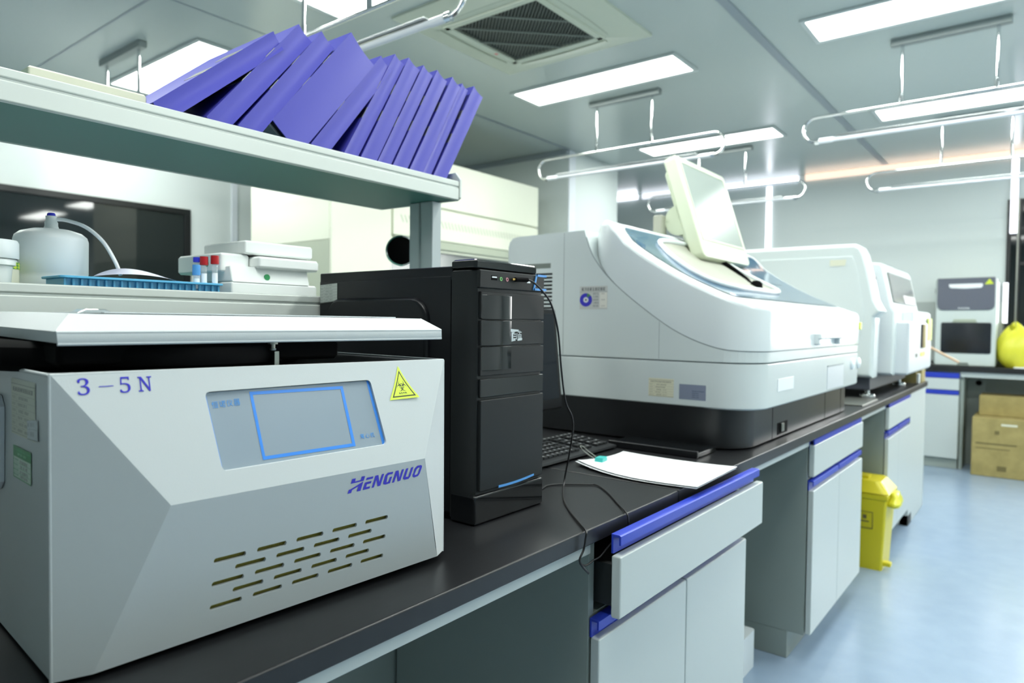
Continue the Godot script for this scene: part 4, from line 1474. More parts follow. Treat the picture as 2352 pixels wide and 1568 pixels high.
# ---------------------------------------------------------------- computer tower and what lies beside it
func computer() -> void:
	var t := thing("computer_tower", "black computer tower with blue power button frame, standing behind the centrifuge", "computer", Vector3(0.97, 0.8, -0.97))
	var x0 := 0.870
	var x1 := 1.066
	var zb := -1.185
	var zf := -0.758
	var b := Mb.new()
	b.box(Vector3(x0 + 0.003, 0.812, zb), Vector3(x1 - 0.003, 1.238, -0.81), 0.003)
	b.box(Vector3(x0, 1.218, zb), Vector3(x1, 1.243, -0.812), 0.002)
	part("case", b, M.pc_side, t)
	# side panel with the pressed-out bulge
	var s := Mb.new()
	s.box(Vector3(x0 - 0.001, 0.815, -1.184), Vector3(x0 + 0.004, 1.226, -0.815), 0.0015)
	var sp := part("side_panel", s, M.pc_side, t)
	var bu := Mb.new()
	on_left(bu, x0 - 0.001)
	bu.extrude(bulge(-1.160, 0.86, -0.865, 1.191, 0.045), -0.002, 0.009, 0.008, 0.6, 2)
	part("bulge", bu, M.pc_side, sp)
	var lb := Mb.new()
	on_left(lb, x0 - 0.0018)
	lb.quad(Vector3(-1.181, 1.182, 0), Vector3(-1.126, 1.186, 0), Vector3(-1.126, 1.222, 0), Vector3(-1.181, 1.219, 0), OUT)
	part("sticker", lb, tex_mat("pc_print", form_label(128, 100, c8(176, 184, 178), c8(70, 76, 74), 17, 6, false), 0.5), t)
	# front bezel
	var f := Mb.new()
	var pl := PackedVector2Array()
	for p: Array in [[x0 - 0.002, -0.812], [x1 + 0.002, -0.812], [x1 + 0.002, -0.772], [x1 - 0.006, -0.760], [0.968, -0.7565], [x0 + 0.006, -0.760], [x0 - 0.002, -0.772]]:
		pl.append(Vector2(p[0], p[1]))
	plan(f, pl, 0.806, 1.236, 0.003)
	var fp := part("front_bezel", f, M.pc_front, t)
	var cr := Mb.new()
	var cp := PackedVector2Array()
	for p: Array in [[x0 - 0.002, -0.812], [x1 + 0.002, -0.812], [x1 + 0.002, -0.79], [x1 - 0.02, -0.762], [x0 + 0.002, -0.757], [x0 - 0.002, -0.762]]:
		cp.append(Vector2(p[0], p[1]))
	plan(cr, cp, 1.237, 1.2535, 0.004)
	part("top_cap", cr, M.pc_gloss, fp)
	var fl := Mb.new()
	fl.box(Vector3(x0 - 0.003, 0.80, -0.813), Vector3(x1 + 0.003, 0.853, -0.7545), 0.005)
	part("foot_trim", fl, M.pc_gloss, fp)
	part("port_strip", bx(Vector3(x0 + 0.004, 1.205, -0.762), Vector3(x1 - 0.004, 1.236, -0.7535), 0.003), M.pc_front, fp)
	part("lower_panel", bx(Vector3(x0 + 0.010, 0.857, -0.762), Vector3(x1 - 0.002, 1.014, -0.7538), 0.003), M.pc_front, fp)
	part("floppy_bay", bx(Vector3(x0 + 0.010, 1.018, -0.762), Vector3(x1 - 0.002, 1.050, -0.7548), 0.002), M.pc_gloss, fp)
	for y: Array in [[1.055, 1.104], [1.107, 1.150], [1.153, 1.199]]:
		part("drive_bay", bx(Vector3(x0 + 0.010, y[0], -0.762), Vector3(x1 - 0.002, y[1], -0.7552), 0.0012), M.pc_front, fp)
	# glossy bowed strip over the bays
	for y: Array in [[1.064, 1.105], [1.107, 1.150], [1.152, 1.194]]:
		var gl := Mb.new()
		var gp := PackedVector2Array()
		for i in 13:
			var u := i / 12.0
			gp.append(Vector2(0.883 + 0.081 * u, -0.7552 + 0.0042 * sin(PI * u)))
		gp.append(Vector2(0.964, -0.758))
		gp.append(Vector2(0.883, -0.758))
		plan(gl, gp, y[0], y[1], 0.0008)
		part("gloss_strip", gl, M.pc_gloss, fp)
	# sockets
	var us := Mb.new()
	us.box(Vector3(0.904, 1.2195, -0.7538), Vector3(0.920, 1.2275, -0.7530), 0.0004)
	var usb := part("usb_socket", us, M.rubber, fp)
	part("usb_tongue", bx(Vector3(0.9055, 1.2235, -0.7534), Vector3(0.9185, 1.2258, -0.7526), 0.0003), M.paper, usb)
	for c: Array in [[0.9305, 1.2225, M.socket_green], [0.9475, 1.2225, M.socket_pink]]:
		var so := Mb.new()
		so.xf = Transform3D(Basis(Vector3.RIGHT, PI / 2), Vector3(c[0], c[1], -0.7535))
		so.lathe([Vector2(0.0018, 0.0), Vector2(0.0018, 0.0008), Vector2(0.0034, 0.0010), Vector2(0.0036, 0.0)], 18)
		part("audio_socket", so, c[2], fp)
	var bf := Mb.new()
	on_front(bf, -0.7532)
	for q: Array in [[1.0335, 1.233, 1.066, 1.237], [1.0245, 1.207, 1.066, 1.211]]:
		bf.extrude(pts([q[0], q[1], q[2], q[1], q[2], q[3], q[0], q[3]]), 0, 0.0012)
	bf.extrude(pts([1.0245, 1.207, 1.0285, 1.207, 1.0375, 1.237, 1.0335, 1.237]), 0, 0.0012)
	part("power_button_frame", bf, M.print_light_blue, fp)
	part("power_light", bx(Vector3(1.006, 1.2195, -0.7538), Vector3(1.016, 1.2228, -0.7528), 0.0004), M.paper, fp)
	var bl := Mb.new()
	on_front(bl, -0.7535)
	var arc := PackedVector2Array()
	for i in 9:
		var u := i / 8.0
		arc.append(Vector2(0.930 + 0.104 * u, 0.8605 + 0.0035 * u * u - 0.001 * sin(PI * u)))
	for i in 9:
		var u := 1.0 - i / 8.0
		arc.append(Vector2(0.930 + 0.104 * u, 0.8565 + 0.004 * u * u - 0.001 * sin(PI * u)))
	bl.extrude(arc, 0, 0.001)
	part("blue_arc", bl, M.print_light_blue, fp)
	var lo := Mb.new()
	on_front(lo, -0.7548)
	lo.sheet(pts([0.9590, 1.1335, 0.9610, 1.1355, 0.9850, 1.1340, 0.9850, 1.1310, 0.9735, 1.1305, 0.9640, 1.1295]))
	lo.sheet(pts([0.9640, 1.1290, 0.9740, 1.1300, 0.9685, 1.1262, 0.9690, 1.1150, 0.9640, 1.1130]))
	lo.sheet(pts([0.9640, 1.1130, 0.9760, 1.1145, 0.9745, 1.1178, 0.9690, 1.1165]))
	lo.strokes([[Vector2(0.9705, 1.1262), Vector2(0.9765, 1.1262)], [Vector2(0.9700, 1.1222), Vector2(0.9765, 1.1222)], [Vector2(0.9700, 1.1180), Vector2(0.9770, 1.1180)], [Vector2(0.9800, 1.1275), Vector2(0.9790, 1.1170)], [Vector2(0.9830, 1.1300), Vector2(0.9930, 1.1295)], [Vector2(0.9880, 1.1320), Vector2(0.9875, 1.1255)], [Vector2(0.9835, 1.1255), Vector2(0.9925, 1.1252), Vector2(0.9925, 1.1195), Vector2(0.9835, 1.1195), Vector2(0.9835, 1.1255)], [Vector2(0.9835, 1.1225), Vector2(0.9925, 1.1222)]], 0.0016)
	lo.sheet(pts([0.9815, 1.1140, 0.9950, 1.1150, 0.9955, 1.1190, 0.9820, 1.1180]))
	part("maker_print", lo, M.print_silver, fp)
	# cable plugged into the front: arcs over and runs down to the bench, then hangs over its edge and comes back
	var ck := thing("audio_cable", "thin black cable plugged into the tower's front and looping over the bench edge", "cable", Vector3(1.0, 0.8, -0.72))
	var run := curve([Vector3(0.995, 1.2245, -0.7455), Vector3(1.008, 1.221, -0.741), Vector3(1.036, 1.206, -0.740), Vector3(1.068, 1.181, -0.741), Vector3(1.097, 1.131, -0.745), Vector3(1.121, 1.054, -0.752), Vector3(1.145, 0.990, -0.757), Vector3(1.172, 0.957, -0.759), Vector3(1.190, 0.925, -0.768), Vector3(1.205, 0.870, -0.786), Vector3(1.212, 0.822, -0.800), Vector3(1.195, 0.8035, -0.792), Vector3(1.150, 0.8030, -0.763), Vector3(1.098, 0.8030, -0.725), Vector3(1.040, 0.8030, -0.672), Vector3(0.995, 0.8030, -0.625), Vector3(0.965, 0.8025, -0.594), Vector3(0.961, 0.790, -0.592), Vector3(0.957, 0.774, -0.593), Vector3(0.947, 0.760, -0.594), Vector3(0.952, 0.748, -0.592), Vector3(0.969, 0.732, -0.590)], 7)
	var ca := Mb.new()
	ca.tube(run, 0.0019, 8)
	part("lead", ca, M.cable, ck)
	var c2 := Mb.new()
	c2.tube(curve([Vector3(1.085, 0.8025, -0.79), Vector3(1.160, 0.8025, -0.821), Vector3(1.189, 0.8025, -0.826), Vector3(1.221, 0.8025, -0.803), Vector3(1.249, 0.8025, -0.766), Vector3(1.257, 0.8025, -0.748), Vector3(1.217, 0.8025, -0.699), Vector3(1.151, 0.8025, -0.637), Vector3(1.112, 0.8025, -0.600), Vector3(1.110, 0.790, -0.5935), Vector3(1.109, 0.778, -0.594), Vector3(1.096, 0.766, -0.596), Vector3(1.077, 0.758, -0.604), Vector3(1.057, 0.748, -0.607), Vector3(1.034, 0.739, -0.607), Vector3(1.010, 0.739, -0.606), Vector3(0.976, 0.741, -0.600), Vector3(0.950, 0.752, -0.595)], 7), 0.0017, 8)
	part("lead", c2, M.cable, ck)
	var pg := Mb.new()
	pg.tube([Vector3(0.958, 1.2232, -0.7495), Vector3(0.966, 1.2235, -0.749)], 0.0019, 10)
	part("plug_tip", pg, M.gold, ck)
	var pb := Mb.new()
	pb.tube([Vector3(0.965, 1.2235, -0.749), Vector3(0.985, 1.2242, -0.7475), Vector3(0.997, 1.2245, -0.7455)], 0.0040, 12)
	part("plug", pb, M.rubber, ck)


func bulge(x0: float, y0: float, x1: float, y1: float, r: float) -> PackedVector2Array:
	return rrect(x0, y0, x1, y1, r, 7)


func desk_goods() -> void:
	# monitor behind the tower
	var mo := thing("desktop_monitor", "black flat desktop monitor standing behind the tower, its right edge showing", "monitor", Vector3(1.46, 0.8, -1.15))
	var b := Mb.new()
	var turn := Transform3D(Basis(Vector3.RIGHT, deg_to_rad(-6)), Vector3(1.46, 0.895, -1.13))
	b.xf = turn
	b.box(Vector3(-0.235, 0, -0.035), Vector3(0.235, 0.295, 0), 0.004)
	part("housing", b, M.base_black, mo)
	var s := Mb.new()
	s.xf = turn
	s.box(Vector3(-0.218, 0.03, 0.0), Vector3(0.218, 0.28, 0.001), 0.0)
	part("screen", s, M.inst_window, mo)
	part("stand", bx(Vector3(1.43, 0.812, -1.19), Vector3(1.49, 0.95, -1.165), 0.003), M.base_black, mo)
	part("base", bx(Vector3(1.36, 0.8, -1.24), Vector3(1.56, 0.812, -1.115), 0.004), M.base_black, mo)
	# keyboard
	var kb := thing("keyboard", "black computer keyboard lying between the tower and the analyser", "keyboard", Vector3(1.455, 0.8, -1.01))
	var k := Mb.new()
	side(k, [Vector2(-1.095, 0.8), Vector2(-0.945, 0.8), Vector2(-0.935, 0.806), Vector2(-0.937, 0.811), Vector2(-1.09, 0.824), Vector2(-1.097, 0.818)], 1.225, 1.675, 0.002)
	part("body", k, M.key, kb)
	var rng := RandomNumberGenerator.new()
	rng.seed = 2
	for r in 6:
		var z: float = -1.079 + r * 0.0225
		var y := 0.8235 - (z + 1.09) * 0.085
		for c in 21:
			if (c == 14 or c == 17) and r != 0:
				continue
			var x: float = 1.236 + c * 0.0205
			var kk := Mb.new()
			kk.box(Vector3(x, y - 0.001, z - 0.0085), Vector3(x + 0.0165, y + 0.0065, z + 0.0085), 0.003)
			var key := part("key", kk, M.key, kb)
			if rng.randf() < 0.8:
				var pr := Mb.new()
				pr.quad(Vector3(x + 0.004, y + 0.0067, z + 0.003), Vector3(x + 0.009, y + 0.0067, z + 0.003), Vector3(x + 0.009, y + 0.0067, z - 0.003), Vector3(x + 0.004, y + 0.0067, z - 0.003), Vector3.UP)
				part("legend", pr, M.key_print, key)
	# flat strip by the analyser
	var fs := thing("flat_tray", "flat black glossy tray lying against the left end of the white analyser", "tray", Vector3(1.745, 0.8, -0.84))
	part("plate", bx(Vector3(1.69, 0.8, -0.97), Vector3(1.815, 0.815, -0.705), 0.004), M.pc_gloss, fs)
	part("lip", bx(Vector3(1.685, 0.8, -0.97), Vector3(1.695, 0.819, -0.705), 0.003), M.base_black, fs)
	# papers
	var pp := thing("paper_stack", "thin stack of white papers with turned-up corners at the bench's front edge", "papers", Vector3(1.5, 0.8, -0.73))
	var corner := [Vector3(1.418, 0.806, -0.902), Vector3(1.592, 0.812, -0.872), Vector3(1.612, 0.8035, -0.577), Vector3(1.366, 0.8035, -0.573)]
	for sh in 4:
		var m := Mb.new(true)
		var n := 12
		var o := Vector3(0.004 * sin(sh * 2.1), -0.0016 * sh, 0.003 * cos(sh * 1.7))
		var f := func(i: int, j: int) -> Vector3:
			var u := float(i) / n
			var v := float(j) / n
			var p: Vector3 = corner[0].lerp(corner[1], u).lerp(corner[3].lerp(corner[2], u), v)
			p.x -= 0.03 * sin(PI * v) * (1.0 - u) * 1.2
			var sag := 0.8015 + 0.0055 - 0.0016 * sh
			var lift := 0.006 * pow(maxf(0.0, (u - 0.6) / 0.4), 2.0) * pow(1.0 - v, 3.0) + 0.005 * pow(1.0 - u, 4.0) * pow(1.0 - v, 4.0) + 0.003 * pow(v, 4.0) * u
			return Vector3(p.x, sag + lift, p.z) + Vector3(o.x, 0, o.z)
		for i in n:
			for j in n:
				m.quad(f.call(i, j), f.call(i + 1, j), f.call(i + 1, j + 1), f.call(i, j + 1), Vector3.UP)
		part("sheet", m, M.paper, pp)
	var core := Mb.new()
	core.box(Vector3(1.405, 0.8, -0.86), Vector3(1.585, 0.8018, -0.612), 0.0004)
	part("sheet_pad", core, M.paper_edge, pp)
	var cl := thing("binder_clip", "small turquoise binder clip on the papers, with its wire handle raised", "clip", Vector3(1.46, 0.806, -0.855))
	var c := Mb.new()
	c.xf = Transform3D(Basis(Vector3.UP, deg_to_rad(10)), Vector3(1.462, 0.8085, -0.868))
	c.extrude(pts([-0.018, -0.001, 0.018, -0.001, 0.015, 0.009, -0.015, 0.009]), -0.003, 0.018, 0.001)
	part("spring_body", c, M.teal, cl)
	var wi := Mb.new()
	wi.tube(curve([Vector3(1.448, 0.816, -0.872), Vector3(1.439, 0.826, -0.885), Vector3(1.428, 0.838, -0.894), Vector3(1.430, 0.845, -0.900), Vector3(1.440, 0.843, -0.900), Vector3(1.448, 0.831, -0.888), Vector3(1.462, 0.817, -0.874)], 6), 0.0011, 8)
	part("wire_handle", wi, M.dull_steel, cl)


# ---------------------------------------------------------------- the large analyser
const AZ := [-1.150, -1.118, -1.080, -1.045, -1.010, -0.905, -0.788, -0.653, -0.573]
const AY := [1.428, 1.456, 1.467, 1.440, 1.401, 1.331, 1.268, 1.213, 1.198]

func top_y(z: float) -> float:
	return lin(z, AZ, AY)


func seam_y(z: float) -> float:
	return lin(z, [-1.150, -1.141, -1.119, -1.056, -0.937, -0.826, -0.711, -0.604, -0.56], [1.440, 1.415, 1.360, 1.284, 1.191, 1.122, 1.082, 1.074, 1.074])


# a cover over a rounded rectangle in plan whose top follows top_y and whose lower edge follows seam_y
func dome(x0: float, x1: float, z0: float, z1: float, r: float, fillet: float, lift: float, walls: bool) -> Mb:
	var b := Mb.new(true)
	var depth := (z1 - z0) / 2 - 0.002
	var ts := [0.0, fillet * 0.1, fillet * 0.3, fillet * 0.6, fillet, fillet + 0.012, 0.06, 0.085, 0.115, 0.15, 0.19, depth]
	if fillet <= 0.0:
		ts = [0.0, 0.02, 0.05, 0.085, 0.12, 0.15, depth]
	var rings := []
	for t: float in ts:
		if t > depth:
			continue
		var base := rrect(x0 + t, z0 + t, x1 - t, z1 - t, maxf(r - t, 0.0015), 6)
		var ring := []
		var n := base.size()
		var per := 12
		for i in n:
			var a := base[i]
			var c := base[(i + 1) % n]
			var straight := i % 7 == 6
			for k in (per if straight else 1):
				var p := a.lerp(c, float(k) / (per if straight else 1))
				var drop := 0.0
				if t < fillet:
					drop = fillet - sqrt(maxf(0.0, fillet * fillet - (fillet - t) * (fillet - t)))
				ring.append(Vector3(p.x, top_y(p.y) - drop + lift, p.y))
		rings.append(ring)
	for i in rings.size() - 1:
		var m: int = rings[i].size()
		for k in m:
			var k2 := (k + 1) % m
			b.quad(rings[i][k], rings[i][k2], rings[i + 1][k2], rings[i + 1][k], Vector3.UP)
	if walls:
		var ring: Array = rings[0]
		for k in ring.size():
			var p: Vector3 = ring[k]
			var q: Vector3 = ring[(k + 1) % ring.size()]
			var pl := Vector3(p.x, minf(seam_y(p.z) + 0.002, p.y - 0.001), p.z)
			var ql := Vector3(q.x, minf(seam_y(q.z) + 0.002, q.y - 0.001), q.z)
			var mid := (p + q) / 2
			var hint := Vector3(mid.x - (x0 + x1) / 2, 0, mid.z - (z0 + z1) / 2)
			hint = Vector3(hint.x / (x1 - x0), 0, hint.z / (z1 - z0))
			b.quad(p, q, ql, pl, hint)
	return b


func front_plan(x0: float, x1: float, z0: float, z1: float, rf: float, rb: float) -> PackedVector2Array:
	var p := PackedVector2Array()
	for k: Array in [[x1 - rf, z1 - rf, rf, 0], [x0 + rf, z1 - rf, rf, 1], [x0 + rb, z0 + rb, rb, 2], [x1 - rb, z0 + rb, rb, 3]]:
		for i in 9:
			var a: float = PI / 2 * (k[3] + i / 8.0)
			p.append(Vector2(k[0] + cos(a) * k[2], k[1] + sin(a) * k[2]))
	return p


func analyser() -> void:
	var t := thing("analyser", "large white benchtop analyser with blue-tinted concave hood and black base, mid bench", "analyser", Vector3(2.5, 0.8, -1.02))
	var x0 := 1.83
	var x1 := 3.15
	var z1 := -0.605
	var b := Mb.new()
	plan(b, front_plan(x0 + 0.004, x1 - 0.02, -1.43, -0.645, 0.11, 0.02), 0.803, 0.922, 0.003)
	part("base", b, M.base_black, t)
	var w := Mb.new()
	plan(w, front_plan(x0, x1, -1.45, z1, 0.11, 0.03), 0.914, 1.043, 0.006)
	part("lower_body", w, M.white_plastic, t)
	# middle body follows the curved seam of the hood
	var u := Mb.new()
	var prof := []
	for i in 25:
		var z: float = lerpf(-1.141, -0.612, i / 24.0)
		prof.append(Vector2(z, seam_y(z) - 0.001))
	var outline := [Vector2(-1.45, 1.045), Vector2(-1.45, 1.40), Vector2(-1.445, 1.418), Vector2(-1.432, 1.43), Vector2(-1.41, 1.4345), Vector2(-1.148, 1.438)]
	outline.append_array(prof)
	outline.append(Vector2(-0.612, 1.045))
	# cut the front corners round: stacked slices in x
	var pos := [x0]
	for i in 9:
		pos.append(x0 + 0.11 * (1.0 - cos(PI / 2 * (i + 1) / 9.0)))
	pos.append(x1 - 0.11)
	for i in 9:
		pos.append(x1 - 0.11 + 0.11 * sin(PI / 2 * (i + 1) / 9.0))
	var sec := []
	for x: float in pos:
		var e := maxf(0.0, 0.11 - minf(x - x0, x1 - x))
		var zm := z1 - 0.11 + sqrt(maxf(0.0, 0.0121 - e * e))
		var row := [Vector3(x, 1.045, -1.45), Vector3(x, 1.40, -1.45), Vector3(x, 1.418, -1.445), Vector3(x, 1.430, -1.432), Vector3(x, 1.4345, -1.41), Vector3(x, 1.438, -1.148)]
		for i in 25:
			var z: float = lerpf(-1.141, zm, i / 24.0)
			row.append(Vector3(x, seam_y(z) - 0.001, z))
		row.append(Vector3(x, 1.045, zm))
		sec.append(row)
	for i in sec.size() - 1:
		for k in 31:
			var hint := Vector3(0, 0.3, -1) if k < 3 else (Vector3(0, 0.2, 1) if k == 30 else Vector3(0, 1, 0.5))
			if k == 30:
				hint = Vector3(-1.0 if i < 9 else (1.0 if i > 9 else 0.0), 0, 1)
			u.quad(sec[i][k], sec[i + 1][k], sec[i + 1][k + 1], sec[i][k + 1], hint)
	for e: int in [0, sec.size() - 1]:
		var poly := PackedVector2Array()
		for p: Vector3 in sec[e]:
			poly.append(Vector2(p.z, p.y))
		var ix := Geometry2D.triangulate_polygon(poly)
		var nx := Vector3.LEFT if e == 0 else Vector3.RIGHT
		for k in range(0, ix.size(), 3):
			u.tri(sec[e][ix[k]], sec[e][ix[k + 1]], sec[e][ix[k + 2]], nx, nx, nx)
	part("upper_body", u, M.white_plastic, t)
	# dark joints
	var jl := Mb.new()
	plan(jl, front_plan(x0 + 0.002, x1 - 0.002, -1.448, z1 - 0.002, 0.11, 0.03), 1.0425, 1.0455, 0.0)
	part("joint", jl, M.seam_line, t)
	var js := Mb.new()
	var sp := []
	for i in 40:
		var z: float = lerpf(-1.141, -0.70, i / 39.0)
		sp.append(Vector3(x0 + 0.0008, seam_y(z) + 0.0005, z))
	for i in 12:
		var a := PI / 2 * i / 11.0
		var z := z1 - 0.11 + 0.1092 * sin(a)
		sp.append(Vector3(x0 + 0.11 - 0.1092 * cos(a), seam_y(z) + 0.0005, z))
	sp.append(Vector3(x1 - 0.11, seam_y(z1) + 0.0005, z1 - 0.0008))
	js.tube(sp, 0.0017, 6)
	part("hood_joint", js, M.seam_line, t)
	var jv := Mb.new()
	jv.box(Vector3(x0 - 0.0004, 1.047, -1.224), Vector3(x0 + 0.001, 1.434, -1.2225), 0.0)
	jv.box(Vector3(x0 - 0.0004, 1.047, -0.889), Vector3(x0 + 0.001, 1.155, -0.8878), 0.0)
	part("panel_line", jv, M.seam_line, t)
	# hood
	var hd := part("hood", dome(x0, x1, -1.148, z1 + 0.002, 0.11, 0.018, 0.0, true), M.hood_plastic, t)
	part("tinted_window", dome(x0 + 0.062, x1 - 0.05, -1.052, z1 - 0.085, 0.03, 0.0, 0.0022, false), M.tint, hd)
	# opening with the monitor's mount
	var ring := []
	var flat := [Vector2(2.11, -1.025), Vector2(2.06, -0.985), Vector2(2.015, -0.92), Vector2(1.985, -0.85), Vector2(1.99, -0.80), Vector2(2.04, -0.775), Vector2(2.14, -0.765), Vector2(2.30, -0.765), Vector2(2.46, -0.765), Vector2(2.56, -0.775), Vector2(2.61, -0.80), Vector2(2.615, -0.85), Vector2(2.59, -0.92), Vector2(2.56, -0.985), Vector2(2.51, -1.025), Vector2(2.31, -1.033)]
	var c := Vector3(2.31, 0, -0.88)
	for i in flat.size():
		for k in 5:
			var q: Vector2 = flat[i].cubic_interpolate(flat[(i + 1) % 16], flat[(i + 15) % 16], flat[(i + 2) % 16], k / 5.0)
			ring.append(Vector3(q.x, top_y(q.y) + 0.007, q.y))
	var wl := Mb.new()
	wl.tube(ring, 0.0095, 10, true)
	part("opening_rim", wl, M.hood_plastic, hd)
	var wi := Mb.new()
	c.y = top_y(c.z)
	for i in ring.size():
		var p: Vector3 = ring[i]
		var q: Vector3 = ring[(i + 1) % ring.size()]
		var pi := c.lerp(p, 0.6)
		var qi := c.lerp(q, 0.6)
		pi.y = top_y(pi.z) + 0.0035
		qi.y = top_y(qi.z) + 0.0035
		var p2 := p - Vector3(0, 0.0035, 0)
		var q2 := q - Vector3(0, 0.0035, 0)
		wi.quad(p2, q2, qi, pi, Vector3.UP)
		wi.tri(pi, qi, Vector3(c.x, c.y + 0.0035, c.z), Vector3(0, 0.9, 0.4), Vector3(0, 0.9, 0.4), Vector3(0, 0.9, 0.4))
	part("opening_floor", wi, M.well, hd)
	# front handle, flap, plate, socket, buttons
	var ha := Mb.new()
	ha.box(Vector3(2.385, 1.104, z1 - 0.004), Vector3(2.69, 1.124, z1 + 0.024), 0.008)
	for x: float in [2.385, 2.66]:
		ha.box(Vector3(x, 1.084, z1 - 0.004), Vector3(x + 0.03, 1.118, z1 + 0.018), 0.006)
	part("hood_handle", ha, M.hood_plastic, hd)
	part("name_plate", bx(Vector3(2.01, 0.957, z1 - 0.001), Vector3(2.165, 0.994, z1 + 0.0015), 0.001), M.hdpe, t)
	part("front_flap", bx(Vector3(2.57, 0.925, z1 - 0.001), Vector3(2.81, 1.006, z1 + 0.0015), 0.001), M.grey_white, t)
	part("flap_slot", bx(Vector3(2.57, 1.004, z1 - 0.001), Vector3(2.81, 1.0085, z1 + 0.002), 0.0), M.seam_line, t)
	for x: float in [2.95, 3.06]:
		var bt := Mb.new()
		bt.xf = Transform3D(Basis(Vector3.RIGHT, PI / 2), Vector3(x, 1.0, z1))
		bt.lathe([Vector2(0.022, 0), Vector2(0.022, 0.005), Vector2(0.017, 0.008), Vector2(0, 0.009)], 20)
		part("button", bt, M.hdpe, t)
	part("base_socket", bx(Vector3(2.15, 0.812, -0.648), Vector3(2.25, 0.848, -0.6435), 0.0005), M.rubber, t)
	part("socket_lever", bx(Vector3(2.175, 0.82, -0.645), Vector3(2.20, 0.845, -0.638), 0.001), M.dull_steel, t)
	for x: float in [2.10, 2.715, 2.96]:
		part("base_joint", bx(Vector3(x, 0.805, -0.647), Vector3(x + 0.004, 0.914, -0.6445), 0.0), M.rubber, t)
	# vents and labels on the left end
	for i in 10:
		var y: float = 1.303 - i * 0.0122
		part("vent_slot", bx(Vector3(x0 - 0.0006, y, -1.345), Vector3(x0 + 0.001, y + 0.0058, -1.268), 0.0), M.rubber, t)
	part("vent_window", bx(Vector3(x0 - 0.0008, 1.325, -1.42), Vector3(x0 + 0.001, 1.341, -1.275), 0.0003), M.ac_rib, t)
	for q: Array in [["asset_label", -1.162, -1.062, 1.191, 1.263, asset_label()], ["cream_label", -0.919, -0.840, 0.937, 0.990, form_label(200, 130, c8(222, 220, 196), c8(120, 118, 100), 5, 5, true)], ["grey_label", -0.823, -0.744, 0.935, 0.978, grey_label()]]:
		var s := Mb.new()
		on_left(s, x0 - 0.0006)
		s.quad(Vector3(q[1], q[3], 0), Vector3(q[2], q[3], 0), Vector3(q[2], q[4], 0), Vector3(q[1], q[4], 0), OUT)
		part(q[0], s, tex_mat(q[0] + "_print", q[5], 0.5), t)
	var yt := Mb.new()
	yt.box(Vector3(3.115, 1.135, -0.640), Vector3(3.148, 1.165, -0.610), 0.002)
	part("yellow_tag", yt, M.warn_yellow, t)
	touchscreen()


func touchscreen() -> void:
	var t := thing("touchscreen_monitor", "cream touchscreen monitor tilted back on an arm above the white analyser", "monitor", Vector3(2.45, 1.35, -1.0))
	# own frame: x across, y up the tilted panel, z out of the screen
	var xf := Transform3D(Basis(Vector3.UP, deg_to_rad(0)) * Basis(Vector3.RIGHT, deg_to_rad(-18)), Vector3(2.30, 1.385, -0.948))
	var b := Mb.new()
	b.xf = xf
	b.extrude(rrect(0, 0, 0.47, 0.395, 0.022, 5), -0.05, 0.0, 0.007)
	part("housing", b, M.cream, t)
	var bk := Mb.new()
	bk.xf = xf
	bk.extrude(rrect(0.03, 0.05, 0.44, 0.36, 0.02, 5), -0.07, -0.048, 0.006)
	part("back_cover", bk, M.cream, t)
	var s := Mb.new()
	s.xf = xf
	s.box(Vector3(0.035, 0.075, -0.004), Vector3(0.435, 0.365, 0.0006), 0.0)
	part("screen", s, M.cream_screen, t)
	var rim := Mb.new()
	rim.xf = xf
	for e: Array in [[0.027, 0.067, 0.443, 0.075], [0.027, 0.365, 0.443, 0.373], [0.027, 0.075, 0.035, 0.365], [0.435, 0.075, 0.443, 0.365]]:
		rim.box(Vector3(e[0], e[1], -0.002), Vector3(e[2], e[3], 0.0025), 0.001)
	part("screen_rim", rim, M.cream, t)
	var bt := Mb.new()
	bt.xf = xf
	for i in 5:
		bt.box(Vector3(0.20 + i * 0.045, 0.028, 0.0), Vector3(0.225 + i * 0.045, 0.040, 0.0018), 0.0006)
	part("button", bt, M.hdpe, t)
	var dm := Mb.new()
	dm.xf = Transform3D(Basis(Vector3.BACK, PI / 2), Vector3(2.39, 1.525, -1.062))
	dm.lathe([Vector2(0, -0.045), Vector2(0.05, -0.045), Vector2(0.055, -0.04), Vector2(0.055, 0.06), Vector2(0, 0.06)], 32)
	part("hinge_drum", dm, M.cream, t)
	var lg := Mb.new()
	lg.box(Vector3(2.30, 1.375, -1.15), Vector3(2.345, 1.545, -1.115), 0.004)
	lg.box(Vector3(2.30, 1.36, -1.15), Vector3(2.36, 1.40, -1.02), 0.004)
	part("arm", lg, M.well, t)
	var pv := Mb.new()
	pv.tube([Vector3(2.34, 1.40, -1.06), Vector3(2.62, 1.40, -1.06)], 0.012, 12)
	part("hinge_rod", pv, M.steel, t)
	var ft := Mb.new()
	ft.box(Vector3(2.33, 1.365, -1.08), Vector3(2.64, 1.388, -1.03), 0.003)
	part("mount_plate", ft, M.well, t)
	var cb := Mb.new()
	cb.tube(curve([Vector3(2.50, 1.40, -0.99), Vector3(2.52, 1.365, -0.94), Vector3(2.50, 1.318, -0.875), Vector3(2.46, 1.298, -0.845)], 6), 0.008, 8)
	part("cable", cb, M.rubber, t)
	var gr := Mb.new()
	gr.xf = Transform3D(Basis.IDENTITY, Vector3(2.44, 1.278, -0.815))
	gr.lathe([Vector2(0, 0.0), Vector2(0.022, 0.0), Vector2(0.02, 0.018), Vector2(0.012, 0.026), Vector2(0, 0.028)], 20)
	part("grommet", gr, M.rubber, t)


